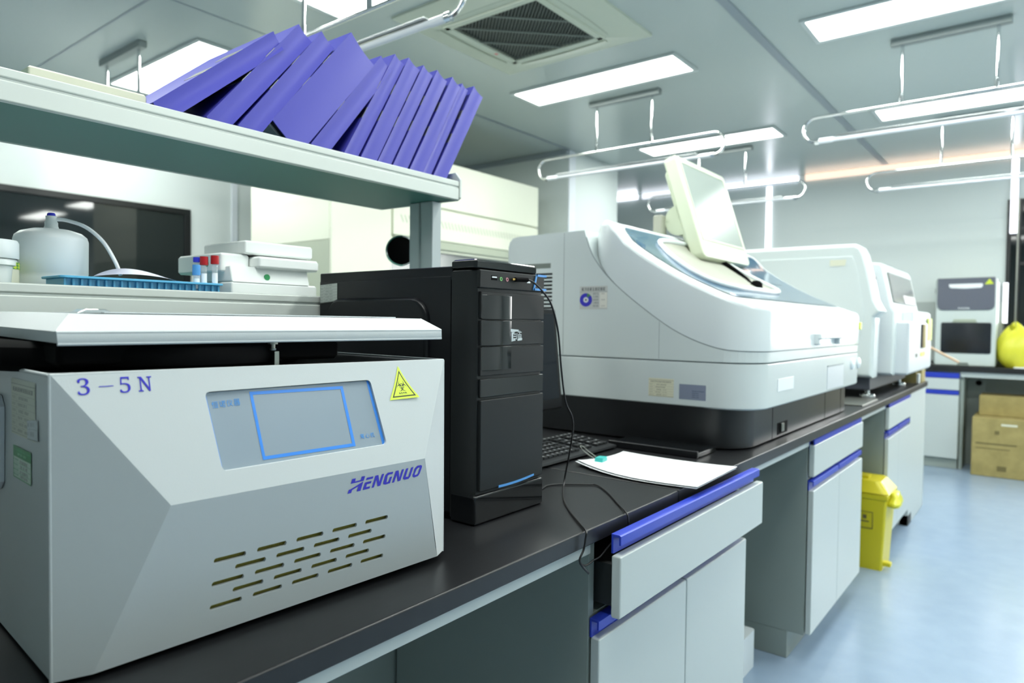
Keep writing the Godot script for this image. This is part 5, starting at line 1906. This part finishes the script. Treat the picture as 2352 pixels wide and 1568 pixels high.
# ---------------------------------------------------------------- further along the bench
func second_analyser() -> void:
	var t := thing("analyser", "tall white analyser with a slanted dark window, behind the blue-hooded one", "analyser", Vector3(4.25, 0.8, -0.95))
	part("base", bx(Vector3(3.72, 0.835, -1.25), Vector3(4.8, 0.905, -0.68), 0.004), M.slate_grey, t)
	var w := Mb.new()
	side(w, [Vector2(-1.33, 0.90), Vector2(-0.66, 0.90), Vector2(-0.655, 1.19), Vector2(-0.622, 1.222), Vector2(-0.64, 1.25), Vector2(-0.655, 1.28), Vector2(-0.672, 1.36), Vector2(-0.705, 1.50), Vector2(-0.722, 1.535), Vector2(-0.75, 1.552), Vector2(-1.29, 1.552), Vector2(-1.32, 1.545), Vector2(-1.33, 1.53)], 3.66, 3.80, 0.02)
	part("side_cover", w, M.white_plastic, t)
	var pl := Mb.new()
	side(pl, [Vector2(-1.2, 1.02), Vector2(-0.73, 1.02), Vector2(-0.70, 1.20), Vector2(-0.735, 1.42), Vector2(-0.76, 1.49), Vector2(-1.2, 1.49)], 3.657, 3.661, 0.0015)
	part("side_plate", pl, M.white_plastic, t)
	var sf := Mb.new()
	side(sf, [Vector2(-1.33, 0.90), Vector2(-0.70, 0.90), Vector2(-0.70, 1.22), Vector2(-0.68, 1.24), Vector2(-0.735, 1.50), Vector2(-0.77, 1.545), Vector2(-1.33, 1.545)], 3.80, 3.96, 0.004)
	part("recessed_cover", sf, M.lilac_grey, t)
	part("knob", bx(Vector3(3.86, 1.385, -0.715), Vector3(3.90, 1.405, -0.695), 0.005), M.rubber, t)
	var m := Mb.new()
	side(m, [Vector2(-1.33, 0.90), Vector2(-0.62, 0.90), Vector2(-0.615, 1.225), Vector2(-0.63, 1.25), Vector2(-0.675, 1.46), Vector2(-0.69, 1.478), Vector2(-0.72, 1.482), Vector2(-1.33, 1.482)], 3.96, 4.84, 0.014)
	part("main_body", m, M.white_plastic, t)
	var wn := Mb.new()
	side(wn, [Vector2(-0.66, 1.278), Vector2(-0.629, 1.276), Vector2(-0.6625, 1.433), Vector2(-0.69, 1.435)], 4.02, 4.76, 0.004)
	part("window", wn, M.dark_screen, t)
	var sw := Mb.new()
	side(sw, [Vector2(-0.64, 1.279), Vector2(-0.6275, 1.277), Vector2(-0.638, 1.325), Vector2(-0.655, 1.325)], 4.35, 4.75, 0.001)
	part("dark_shape", sw, M.slate_grey, t)  # darker slab on the lower part of the window
	part("front_module", bx(Vector3(4.02, 0.90, -0.75), Vector3(4.87, 1.178, -0.558), 0.012), M.grey_white, t)
	part("module_top", bx(Vector3(4.20, 1.16, -0.74), Vector3(4.88, 1.238, -0.566), 0.012), M.white_plastic, t)
	part("module_window", bx(Vector3(4.42, 1.03, -0.560), Vector3(4.56, 1.165, -0.5555), 0.001), M.rubber, t)
	part("module_stripe", bx(Vector3(4.50, 1.03, -0.556), Vector3(4.60, 1.165, -0.5545), 0.001), M.card, t)
	part("module_slot", bx(Vector3(4.42, 0.985, -0.560), Vector3(4.58, 1.008, -0.5550), 0.001), M.warn_yellow, t)
	part("module_button", bx(Vector3(4.25, 0.985, -0.560), Vector3(4.31, 1.005, -0.5550), 0.001), M.slate_grey, t)
	part("module_flap", bx(Vector3(4.42, 1.185, -0.568), Vector3(4.66, 1.205, -0.5635), 0.001), M.slate_grey, t)
	part("yellow_label", bx(Vector3(4.7, 1.07, -0.560), Vector3(4.86, 1.20, -0.5550), 0.001), M.warn_yellow, t)
	var tape := Mb.new()
	on_left(tape, 3.6555)
	tape.quad(Vector3(-0.86, 1.445, 0), Vector3(-0.79, 1.445, 0), Vector3(-0.785, 1.475, 0), Vector3(-0.86, 1.475, 0), OUT)
	part("tape", tape, M.label_cream, t)
	for f: Array in [[3.78, -0.70], [4.70, -0.70], [3.78, -1.2], [4.70, -1.2]]:
		var ft := Mb.new()
		ft.xf = Transform3D(Basis.IDENTITY, Vector3(f[0], 0.8, f[1]))
		ft.lathe([Vector2(0, 0.0), Vector2(0.035, 0.0), Vector2(0.035, 0.006), Vector2(0.033, 0.012), Vector2(0.012, 0.016), Vector2(0.010, 0.04), Vector2(0, 0.04)], 20)
		part("foot", ft, M.steel, t)
	var fp := thing("flat_plate", "thin grey plate lying on the worktop in front of the tall analyser's foot", "plate", Vector3(3.42, 0.8, -0.68))
	part("sheet", bx(Vector3(3.28, 0.8, -0.76), Vector3(3.62, 0.806, -0.625), 0.002), M.dull_steel, fp)
	# carton, glove box and stick behind the analyser's far end
	var cb := thing("cardboard_box", "brown cardboard box standing at the far end of the bench behind the tall analyser", "box", Vector3(5.02, 0.8, -0.68))
	var c := Mb.new()
	c.box(Vector3(4.94, 0.8, -0.80), Vector3(5.10, 1.02, -0.612), 0.002)
	part("walls", c, M.card, cb)
	part("flap", bx(Vector3(4.93, 1.018, -0.80), Vector3(5.09, 1.022, -0.70), 0.0005), M.card, cb)
	var yb := thing("reagent_pack", "small yellow and white reagent pack by the far end of the tall analyser", "pack", Vector3(4.93, 0.8, -0.65))
	part("pack_body", bx(Vector3(4.89, 0.8, -0.70), Vector3(4.935, 0.875, -0.635), 0.002), M.card, yb)
	part("white_flap", bx(Vector3(4.895, 0.8, -0.633), Vector3(4.935, 0.86, -0.618), 0.003), M.foam_white, yb)
	var gl := thing("white_glove", "crumpled white glove-like plastic bag stuck out behind the tall analyser", "plastic bag", Vector3(5.02, 1.022, -0.63))
	var g := Mb.new(true)
	for i in 10:
		for j in 14:
			var f := func(a: int, b2: int) -> Vector3:
				var th := PI * a / 10.0
				var ph := TAU * b2 / 14.0
				var rr := 1.0 + 0.22 * sin(3.0 * ph + 1.0) * sin(th) + 0.12 * sin(5.0 * th + 2.0 * ph)
				return Vector3(5.02 + 0.045 * rr * sin(th) * cos(ph), 1.105 + 0.083 * cos(th) * (1.0 + 0.1 * sin(ph)), -0.632 + 0.048 * rr * sin(th) * sin(ph) + 0.018 * cos(th))
			var ctr := Vector3(5.02, 1.105, -0.632)
			g.quad(f.call(i, j), f.call(i + 1, j), f.call(i + 1, j + 1), f.call(i, j + 1), (f.call(i, j) + f.call(i + 1, j + 1)) / 2 - ctr)
	part("film", g, M.foam_white, gl, true)
	var wk := thing("wooden_stick", "pale wooden stick propped against the white glove at the bench's far end", "stick", Vector3(5.2, 0.9, -0.5))
	var s := Mb.new()
	s.tube([Vector3(5.06, 1.03, -0.60), Vector3(5.12, 0.93, -0.435)], 0.008, 8)
	part("shaft", s, M.wood, wk)
	# yellow bin
	var yl := thing("waste_bin", "yellow pedal waste bin with a bag hanging out, in the gap under the bench", "bin", Vector3(3.69, 0, -0.72))
	var y := Mb.new()
	taper(y, Vector3(3.69, 0.0, -0.715), Vector2(0.105, 0.130), Vector2(0.118, 0.148), 0.36, 0.012)
	part("body", y, M.yellow_bin, yl)
	part("collar", bx(Vector3(3.566, 0.335, -0.868), Vector3(3.812, 0.362, -0.562), 0.008), M.yellow_bin, yl)
	var ld := Mb.new()
	taper(ld, Vector3(3.69, 0.365, -0.715), Vector2(0.124, 0.156), Vector2(0.09, 0.115), 0.052, 0.03)
	part("cover", ld, M.yellow_bin, yl)
	part("cover_grip", bx(Vector3(3.65, 0.415, -0.76), Vector3(3.73, 0.428, -0.66), 0.005), M.yellow_bin, yl)
	part("pedal", bx(Vector3(3.60, 0.02, -0.60), Vector3(3.64, 0.04, -0.55), 0.004), M.yellow_bin, yl)
	var pr := Mb.new()
	on_left(pr, 3.5735)
	var yy := [[-0.69, 0.195, -0.625, 0.197], [-0.69, 0.272, -0.625, 0.274], [-0.690, 0.197, -0.688, 0.272], [-0.627, 0.197, -0.625, 0.272], [-0.678, 0.225, -0.642, 0.230], [-0.668, 0.240, -0.652, 0.258]]
	for q: Array in yy:
		pr.extrude(pts([q[0], q[1], q[2], q[1], q[2], q[3], q[0], q[3]]), -0.004, 0.0006)
	part("mould_mark", pr, M.card_print, yl)
	var bg := Mb.new(true)
	var bc := Vector3(3.68, 0.325, -0.553)
	for i in 10:
		for j in 14:
			var f := func(a: int, b2: int) -> Vector3:
				var th := PI * a / 10.0
				var ph := TAU * b2 / 14.0
				var rr := 1.0 + 0.25 * sin(3.0 * ph + 0.6) * sin(th) + 0.2 * sin(4.0 * th)
				return bc + Vector3(0.09 * rr * sin(th) * cos(ph), 0.042 * cos(th), 0.034 * rr * sin(th) * sin(ph))
			bg.quad(f.call(i, j), f.call(i + 1, j), f.call(i + 1, j + 1), f.call(i, j + 1), (f.call(i, j) + f.call(i + 1, j + 1)) / 2 - bc)
	part("bag", bg, M.yellow_bag, yl)
	# canister in the knee space
	var cn := thing("canister", "translucent white canister on the floor, just showing past the open-drawer cabinet", "canister", Vector3(2.235, 0, -0.81))
	var k := Mb.new()
	taper(k, Vector3(2.235, 0.0, -0.81), Vector2(0.075, 0.06), Vector2(0.075, 0.06), 0.125, 0.012)
	part("body", k, M.hdpe, cn)
	var kn := Mb.new()
	kn.xf = Transform3D(Basis.IDENTITY, Vector3(2.235, 0.125, -0.81))
	kn.lathe([Vector2(0.03, 0), Vector2(0.03, 0.03), Vector2(0.024, 0.036), Vector2(0, 0.036)], 20)
	part("cap", kn, M.hdpe, cn)


func taper(b: Mb, base: Vector3, r0: Vector2, r1: Vector2, h: float, rc: float) -> void:   # tapered box with round corners standing on base
	var p0 := rrect(-r0.x, -r0.y, r0.x, r0.y, rc, 5)
	var p1 := rrect(-r1.x, -r1.y, r1.x, r1.y, rc, 5)
	var n := p0.size()
	for i in n:
		var j := (i + 1) % n
		var a := base + Vector3(p0[i].x, 0, p0[i].y)
		var c := base + Vector3(p0[j].x, 0, p0[j].y)
		var d := base + Vector3(p1[j].x, h, p1[j].y)
		var e := base + Vector3(p1[i].x, h, p1[i].y)
		b.quad(a, c, d, e, Vector3(p0[i].x / r0.x, 0, p0[i].y / r0.y))
	var ix := Geometry2D.triangulate_polygon(p1)
	for t in range(0, ix.size(), 3):
		b.tri(base + Vector3(p1[ix[t]].x, h, p1[ix[t]].y), base + Vector3(p1[ix[t + 1]].x, h, p1[ix[t + 1]].y), base + Vector3(p1[ix[t + 2]].x, h, p1[ix[t + 2]].y), Vector3.UP, Vector3.UP, Vector3.UP)
		b.tri(base + Vector3(p0[ix[t]].x, 0, p0[ix[t]].y), base + Vector3(p0[ix[t + 1]].x, 0, p0[ix[t + 1]].y), base + Vector3(p0[ix[t + 2]].x, 0, p0[ix[t + 2]].y), Vector3.DOWN, Vector3.DOWN, Vector3.DOWN)


func far_end() -> void:
	# bench along the far wall
	solo("worktop", bx(Vector3(6.55, 0.795, -2.6), Vector3(6.94, 0.838, 1.6), 0.003), M.worktop, "black worktop of the bench along the far wall, under the grey instrument", "worktop")
	var t := thing("bench_cabinet", "narrow grey-white cabinet with two blue rails under the far wall bench", "cabinet", Vector3(6.75, 0, -0.85))
	part("carcass", bx(Vector3(6.585, 0.08, -1.16), Vector3(6.93, 0.794, -0.548), 0.002), M.cabinet_side, t)
	part("plinth", bx(Vector3(6.59, 0, -1.16), Vector3(6.92, 0.08, -0.552), 0.002), M.cabinet_side, t)
	part("drawer", bx(Vector3(6.565, 0.642, -1.158), Vector3(6.586, 0.735, -0.550), 0.003), M.cabinet, t)
	part("rail", bx(Vector3(6.563, 0.737, -1.158), Vector3(6.586, 0.783, -0.550), 0.004), M.blue_rail, t)
	part("door", bx(Vector3(6.565, 0.085, -1.158), Vector3(6.586, 0.600, -0.550), 0.003), M.cabinet, t)
	part("rail", bx(Vector3(6.563, 0.603, -1.158), Vector3(6.586, 0.638, -0.550), 0.004), M.blue_rail, t)
	var f := thing("lab_bench", "pale apron and dark knee space of the bench along the far wall", "bench", Vector3(6.75, 0, 0.3))
	part("apron", bx(Vector3(6.575, 0.752, -0.545), Vector3(6.60, 0.794, 1.58), 0.002), M.cabinet, f)
	part("back_panel", bx(Vector3(6.90, 0.0, -0.545), Vector3(6.92, 0.752, 1.58), 0.001), M.cabinet_side, f)
	part("side_panel", bx(Vector3(6.60, 0.0, -0.545), Vector3(6.90, 0.752, -0.52), 0.001), M.cabinet_side, f)
	var ho := Mb.new()
	ho.xf = Transform3D(Basis(Vector3.BACK, PI / 2), Vector3(6.90, 0.69, -0.44))
	ho.lathe([Vector2(0, 0), Vector2(0.022, 0), Vector2(0.022, 0.006), Vector2(0, 0.007)], 16)
	part("cable_hole", ho, M.rubber, f)
	# instrument
	var n := thing("analyser", "upright grey-topped instrument with a black window on the far wall bench", "instrument", Vector3(6.74, 0.838, -0.52))
	part("body", bx(Vector3(6.60, 0.838, -0.735), Vector3(6.90, 1.545, -0.318), 0.012), M.inst_body, n)
	var hd := Mb.new()
	on_left(hd, 6.60)
	hd.extrude(pts([-0.722, 1.345, -0.722, 1.548, -0.332, 1.552, -0.332, 1.345, -0.336, 1.315, -0.352, 1.298, -0.375, 1.292, -0.680, 1.290, -0.702, 1.295, -0.718, 1.315]), -0.01, 0.012, 0.004)
	part("hood", hd, M.inst_grey, n)
	var sl2 := Mb.new()
	on_left(sl2, 6.5882)
	sl2.extrude(pts([-0.642, 1.497, -0.640, 1.500, -0.420, 1.503, -0.413, 1.497, -0.415, 1.478, -0.425, 1.468, -0.53, 1.463, -0.625, 1.468, -0.640, 1.478]), 0.0, 0.006, 0.001)
	part("white_grip", sl2, M.paper, n)
	var wt := Mb.new()
	on_left(wt, 6.5878)
	wt.extrude(pts([-0.402, 1.494, -0.343, 1.496, -0.370, 1.540]), 0.0, 0.002)
	part("warning_triangle", wt, M.warn_yellow, n)
	var nm := Mb.new()
	on_left(nm, 6.5875)
	for i in 6:
		nm.strokes([[Vector2(-0.575 + i * 0.0135, 1.300), Vector2(-0.572 + i * 0.0135, 1.311)], [Vector2(-0.567 + i * 0.0135, 1.300), Vector2(-0.570 + i * 0.0135, 1.311)]], 0.003)
	part("name_print", nm, M.hdpe, n)
	var wn := Mb.new()
	on_left(wn, 6.60)
	wn.extrude(rrect(-0.690, 0.942, -0.350, 1.190, 0.014), 0.0, 0.006, 0.002)
	part("window", wn, M.inst_window, n)
	var gp := Mb.new()
	on_left(gp, 6.60)
	gp.extrude(pts([-0.615, 1.190, -0.445, 1.190, -0.455, 1.216, -0.603, 1.216]), 0.0, 0.008, 0.003)
	part("window_grip", gp, M.ac_grey, n)
	var st := Mb.new()
	on_left(st, 6.60)
	st.extrude(pts([-0.575, 0.84, -0.490, 0.84, -0.500, 0.868, -0.565, 0.868]), 0.0, 0.008, 0.003)
	part("base_notch", st, M.ac_rib, n)
	part("switch", bx(Vector3(6.70, 1.43, -0.748), Vector3(6.73, 1.475, -0.735), 0.003), M.rubber, n)
	# yellow bags
	for q: Array in [[Vector3(6.72, 0.838, -0.20), 0.12, 0.34, 1.0, "bulging yellow plastic bag beside the grey instrument on the far bench, the left one"], [Vector3(6.74, 0.838, 0.08), 0.13, 0.31, 4.0, "yellow plastic bag on the far bench at the right edge of the picture"]]:
		var y := Mb.new(true)
		var at: Vector3 = q[0]
		var rr: float = q[1]
		var hh: float = q[2]
		for i in 14:
			for j in 20:
				var fn := func(a: int, b2: int) -> Vector3:
					var v := float(a) / 14.0
					var ph := TAU * b2 / 20.0
					var prof := sin(PI * pow(v, 0.75) * 0.98) * 0.55 + 0.5 * (1.0 - pow(v, 6.0))
					var w := 1.0 + 0.07 * sin(5.0 * ph + q[3] + 3.0 * v) + 0.06 * sin(9.0 * ph + 7.0 * v + q[3])
					return at + Vector3(cos(ph) * rr * prof * w * 0.95, v * hh * (1.0 - 0.08 * sin(2.0 * ph + q[3]) * v), sin(ph) * rr * prof * w)
				y.quad(fn.call(i, j), fn.call(i + 1, j), fn.call(i + 1, j + 1), fn.call(i, j + 1), Vector3(cos(TAU * (j + 0.5) / 20.0), 0.4 * (2.0 * i / 14.0 - 0.6), sin(TAU * (j + 0.5) / 20.0)))
		solo("yellow_bag", y, M.yellow_bag, q[4], "bag", "yellow bags on the far bench")
	var pa := thing("paper_sheet", "white sheet of paper at the front of the far bench, below the yellow bags", "paper", Vector3(6.63, 0.838, -0.1))
	part("sheet", bx(Vector3(6.56, 0.838, -0.20), Vector3(6.70, 0.846, 0.05), 0.001), M.paper, pa)
	# boxes under it
	var b1 := thing("cardboard_box", "large brown cardboard box on the floor under the far wall bench", "box", Vector3(6.6, 0, -0.15))
	part("walls", bx(Vector3(6.42, 0.0, -0.447), Vector3(6.88, 0.455, 0.15), 0.006), M.card, b1)
	var tp := Mb.new()
	tp.box(Vector3(6.419, 0.40, -0.26), Vector3(6.4205, 0.415, -0.16), 0.0)
	part("tape", tp, M.label_cream, b1)
	var pm := Mb.new()
	for q: Array in [[-0.42, 0.25, -0.16, 0.262], [-0.42, 0.215, -0.20, 0.222], [-0.30, 0.33, -0.27, 0.36], [-0.28, 0.05, -0.22, 0.09]]:
		pm = Mb.new()
		pm.box(Vector3(6.4192, q[1], q[0]), Vector3(6.4205, q[3], q[2]), 0.0)
		part("print", pm, M.card_print, b1)
	var b2 := thing("cardboard_box", "brown cardboard box in shadow on top of the large one under the far bench", "box", Vector3(6.72, 0.455, -0.1))
	part("walls", bx(Vector3(6.58, 0.455, -0.415), Vector3(6.88, 0.615, 0.15), 0.006), M.card, b2)


func safety_hood() -> void:
	var t := thing("safety_cabinet", "cream biological safety cabinet in the recess behind the reagent rack", "cabinet", Vector3(3.53, 0, -3.7))
	part("upper_body", bx(Vector3(2.50, 1.62, -4.15), Vector3(4.55, 2.248, -3.32), 0.006), M.hood_cream, t)
	part("front_panel", bx(Vector3(2.98, 1.925, -3.32), Vector3(4.548, 2.245, -3.30), 0.004), M.hood_cream, t)
	part("front_panel", bx(Vector3(2.502, 0.9, -3.32), Vector3(2.965, 2.245, -3.30), 0.004), M.hood_cream, t)
	part("front_panel", bx(Vector3(2.98, 1.70, -3.32), Vector3(4.548, 1.915, -3.30), 0.004), M.hood_cream, t)
	part("lamp_cover", bx(Vector3(2.99, 1.64, -3.34), Vector3(4.53, 1.70, -3.305), 0.006), M.hood_slot, t)
	for i in 44:
		var x: float = 3.04 + i * 0.034
		var s := Mb.new()
		on_front(s, -3.2995)
		s.extrude(pts([x, 1.835, x + 0.008, 1.835, x + 0.030, 1.788, x + 0.022, 1.788]), -0.004, 0.0006)
		part("vent_slot", s, M.hood_slot, t)
	var w := Mb.new()
	w.box(Vector3(2.50, 0.78, -4.15), Vector3(2.58, 1.62, -3.32), 0.003)
	w.box(Vector3(4.47, 0.78, -4.15), Vector3(4.55, 1.62, -3.32), 0.003)
	w.box(Vector3(2.58, 0.78, -4.15), Vector3(4.47, 1.62, -4.10), 0.003)
	w.box(Vector3(2.50, 0.70, -4.15), Vector3(4.55, 0.78, -3.25), 0.004)
	part("work_chamber", w, M.hood_slot, t)
	part("sash", bx(Vector3(2.58, 1.0, -3.345), Vector3(4.47, 1.64, -3.338), 0.0), M.dark_screen, t)
	var l := Mb.new()
	l.box(Vector3(2.54, 0, -4.1), Vector3(2.62, 0.70, -3.35), 0.003)
	l.box(Vector3(4.43, 0, -4.1), Vector3(4.51, 0.70, -3.35), 0.003)
	part("stand", l, M.cabinet_side, t)


func hanging_lamps() -> void:
	# local: z along the rail, hung from y = 0 (ceiling) down
	var proto: Node3D = null
	var zs := [-4.02, -2.168, -0.415]
	for row: Array in [
			[1.655, 0, "hanging chrome lamp rail at the far left, behind the beige case"],
			[1.655, 1, "hanging chrome lamp rail nearest the camera, above the widest binder"],
			[3.905, 1, "hanging chrome lamp rail whose looped end comes down left of the touchscreen monitor's top"],
			[5.575, 1, "hanging chrome lamp rail passing behind the touchscreen monitor, in the far row"],
			[3.95, 2, "hanging chrome lamp rail in the top right corner, nearer of the two there"],
			[5.61, 2, "hanging chrome lamp rail at the right edge, the farther and lower of two"]]:
		var at := Vector3(row[0], 2.6, zs[row[1]])
		if proto != null:
			copy(proto, "hanging_lamp", at, row[2])
			continue
		proto = thing("hanging_lamp", row[2], "hanging lamp", Vector3.ZERO, 0.0, "hanging chrome lamp rails")
		var b := Mb.new()
		b.box(Vector3(-0.022, -0.035, -0.25), Vector3(0.022, 0.0, 0.25), 0.003)
		part("bracket", b, M.bracket, proto)
		for s: float in [-1.0, 1.0]:
			var r := Mb.new()
			r.tube([Vector3(0, -0.03, s * 0.198), Vector3(0, -0.318, s * 0.198)], 0.0078, 12)
			part("rod", r, M.chrome, proto)
			var k := Mb.new()
			k.xf = Transform3D(Basis.IDENTITY, Vector3(0, -0.30, s * 0.198))
			k.lathe([Vector2(0.0078, 0.02), Vector2(0.011, 0.018), Vector2(0.011, -0.022), Vector2(0, -0.024)], 12)
			part("clamp", k, M.chrome, proto)
		var rail := Mb.new()
		# the left end bends from below; walk it from the lower left socket to the lower right one
		var p2 := [Vector3(0, -0.455, -0.585)]
		for i in 13:
			var a := PI * i / 12.0
			p2.append(Vector3(0, -0.39 - 0.065 * cos(a), -0.60 - 0.065 * sin(a)))
		for i in 13:
			var a := PI * i / 12.0
			p2.append(Vector3(0, -0.39 + 0.065 * cos(a), 0.60 + 0.065 * sin(a)))
		p2.append(Vector3(0, -0.455, 0.585))
		rail.tube(p2, 0.0085, 12)
		part("rail", rail, M.chrome, proto)
		var tube := Mb.new()
		tube.tube([Vector3(0, -0.455, -0.52), Vector3(0, -0.455, 0.52)], 0.012, 14)
		part("lamp_tube", tube, M.tubewhite, proto)
		var sh := Mb.new()
		sh.box(Vector3(-0.022, -0.440, -0.50), Vector3(0.022, -0.436, 0.50), 0.001)
		part("reflector", sh, M.steel, proto)
		for s: float in [-1.0, 1.0]:
			var so := Mb.new()
			so.tube([Vector3(0, -0.455, s * 0.515), Vector3(0, -0.455, s * 0.585)], 0.0145, 14)
			part("socket", so, M.tubewhite, proto)
			var cl := Mb.new()
			cl.tube([Vector3(0, -0.455, s * 0.583), Vector3(0, -0.455, s * 0.605)], 0.0165, 14)
			part("collar", cl, M.chrome, proto)
		proto.position = at


func air_conditioner() -> void:
	var t := thing("air_conditioner", "square ceiling cassette air conditioner with dark ribbed grille", "air conditioner", Vector3(2.70, 2.6, -2.055))
	# local: x, z in plan round the middle, y down from the ceiling
	var h := 0.455
	var p := Mb.new()
	var fl := Transform3D(Basis(Vector3.RIGHT, PI), Vector3.ZERO)
	var hw := 0.255
	# face: outer frame of four sloping boards round the grille
	for k in 4:
		var rot := Basis(Vector3.UP, PI / 2 * k)
		var o0 := rot * Vector3(-h, -0.012, h)
		var o1 := rot * Vector3(h, -0.012, h)
		var i0 := rot * Vector3(-hw - 0.015, -0.036, hw + 0.015)
		var i1 := rot * Vector3(hw + 0.015, -0.036, hw + 0.015)
		p.quad(o0, o1, i1, i0, Vector3.DOWN)
		p.quad(o0, o1, rot * Vector3(h, 0, h), rot * Vector3(-h, 0, h), rot * Vector3.BACK)
		p.quad(i0, i1, rot * Vector3(hw, -0.036, hw), rot * Vector3(-hw, -0.036, hw), Vector3.DOWN)
		p.quad(rot * Vector3(-hw, -0.036, hw), rot * Vector3(hw, -0.036, hw), rot * Vector3(hw, -0.02, hw), rot * Vector3(-hw, -0.02, hw), rot * Vector3.FORWARD)
	part("panel", p, M.ac_white, t, false)
	var rm := Mb.new()
	for k in 4:
		rm.xf = Transform3D(Basis(Vector3.UP, PI / 2 * k), Vector3.ZERO)
		rm.box(Vector3(-0.28, -0.042, 0.250), Vector3(0.28, -0.033, 0.285), 0.004)
	part("grille_frame", rm, M.ac_white, t, false)
	for k in 4:
		var v := Mb.new()
		v.xf = Transform3D(Basis(Vector3.UP, PI / 2 * k), Vector3.ZERO)
		var lp := []
		for i in 13:
			var u := i / 12.0
			lp.append([lerpf(-0.26, 0.26, u), 0.318 + 0.012 * sin(PI * u), 0.395 + 0.012 * sin(PI * u)])
		for i in 12:
			v.quad(Vector3(lp[i][0], -0.034, lp[i][1]), Vector3(lp[i + 1][0], -0.034, lp[i + 1][1]), Vector3(lp[i + 1][0], -0.019, lp[i + 1][2]), Vector3(lp[i][0], -0.019, lp[i][2]), Vector3(0, -1, 0.2))
			v.quad(Vector3(lp[i][0], -0.034, lp[i][1]), Vector3(lp[i + 1][0], -0.034, lp[i + 1][1]), Vector3(lp[i + 1][0], -0.028, lp[i + 1][1]), Vector3(lp[i][0], -0.028, lp[i][1]), Vector3(0, 0, -1))
		part("louvre", v, M.ac_white, t, false)
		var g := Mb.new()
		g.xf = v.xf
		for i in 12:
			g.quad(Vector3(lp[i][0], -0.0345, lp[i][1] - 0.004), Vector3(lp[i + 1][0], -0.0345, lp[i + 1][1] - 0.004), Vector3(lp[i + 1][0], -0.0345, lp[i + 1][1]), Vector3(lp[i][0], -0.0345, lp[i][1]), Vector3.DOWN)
		part("louvre_gap", g, M.ac_grey, t, false)
	part("filter", bx(Vector3(-hw, -0.022, -hw), Vector3(hw, -0.018, hw), 0.0), M.ac_grille, t, false)
	# three stout bars lie along one diagonal of the square, the thin ribs along the other
	var lim := hw * 1.41421
	for i in 46:
		var a: float = lerpf(-lim, lim, (i + 0.5) / 46.0)
		var len := lim - absf(a)
		var r := Mb.new()
		r.xf = Transform3D(Basis(Vector3.UP, -PI / 4), Vector3.ZERO)
		r.box(Vector3(a - 0.0014, -0.031, -len), Vector3(a + 0.0014, -0.024, len), 0.0)
		part("rib", r, M.ac_rib, t, false)
	for k in 3:
		var d: float = (k - 1) * 0.15
		var len := lim - absf(d)
		var b := Mb.new()
		b.xf = Transform3D(Basis(Vector3.UP, -PI / 4), Vector3.ZERO)
		b.box(Vector3(-len, -0.036, d - 0.006), Vector3(len, -0.030, d + 0.006), 0.002)
		part("bar", b, M.ac_rib, t, false)
	part("signal_light", bx(Vector3(0.10, -0.044, -0.276), Vector3(0.118, -0.041, -0.262), 0.001), M.red_led, t, false)


func foam_sheet() -> Mb:   # filter behind the slots, parallel to the leaning lower front
	var b := Mb.new()
	b.quad(Vector3(0.12, 0.022, 0.0085), Vector3(0.40, 0.022, 0.0085), Vector3(0.40, 0.105, 0.0235), Vector3(0.12, 0.105, 0.0235), Vector3(0, -0.18, 1))
	b.quad(Vector3(0.12, 0.022, 0.0045), Vector3(0.40, 0.022, 0.0045), Vector3(0.40, 0.105, 0.0195), Vector3(0.12, 0.105, 0.0195), Vector3(0, 0.18, -1))
	return b
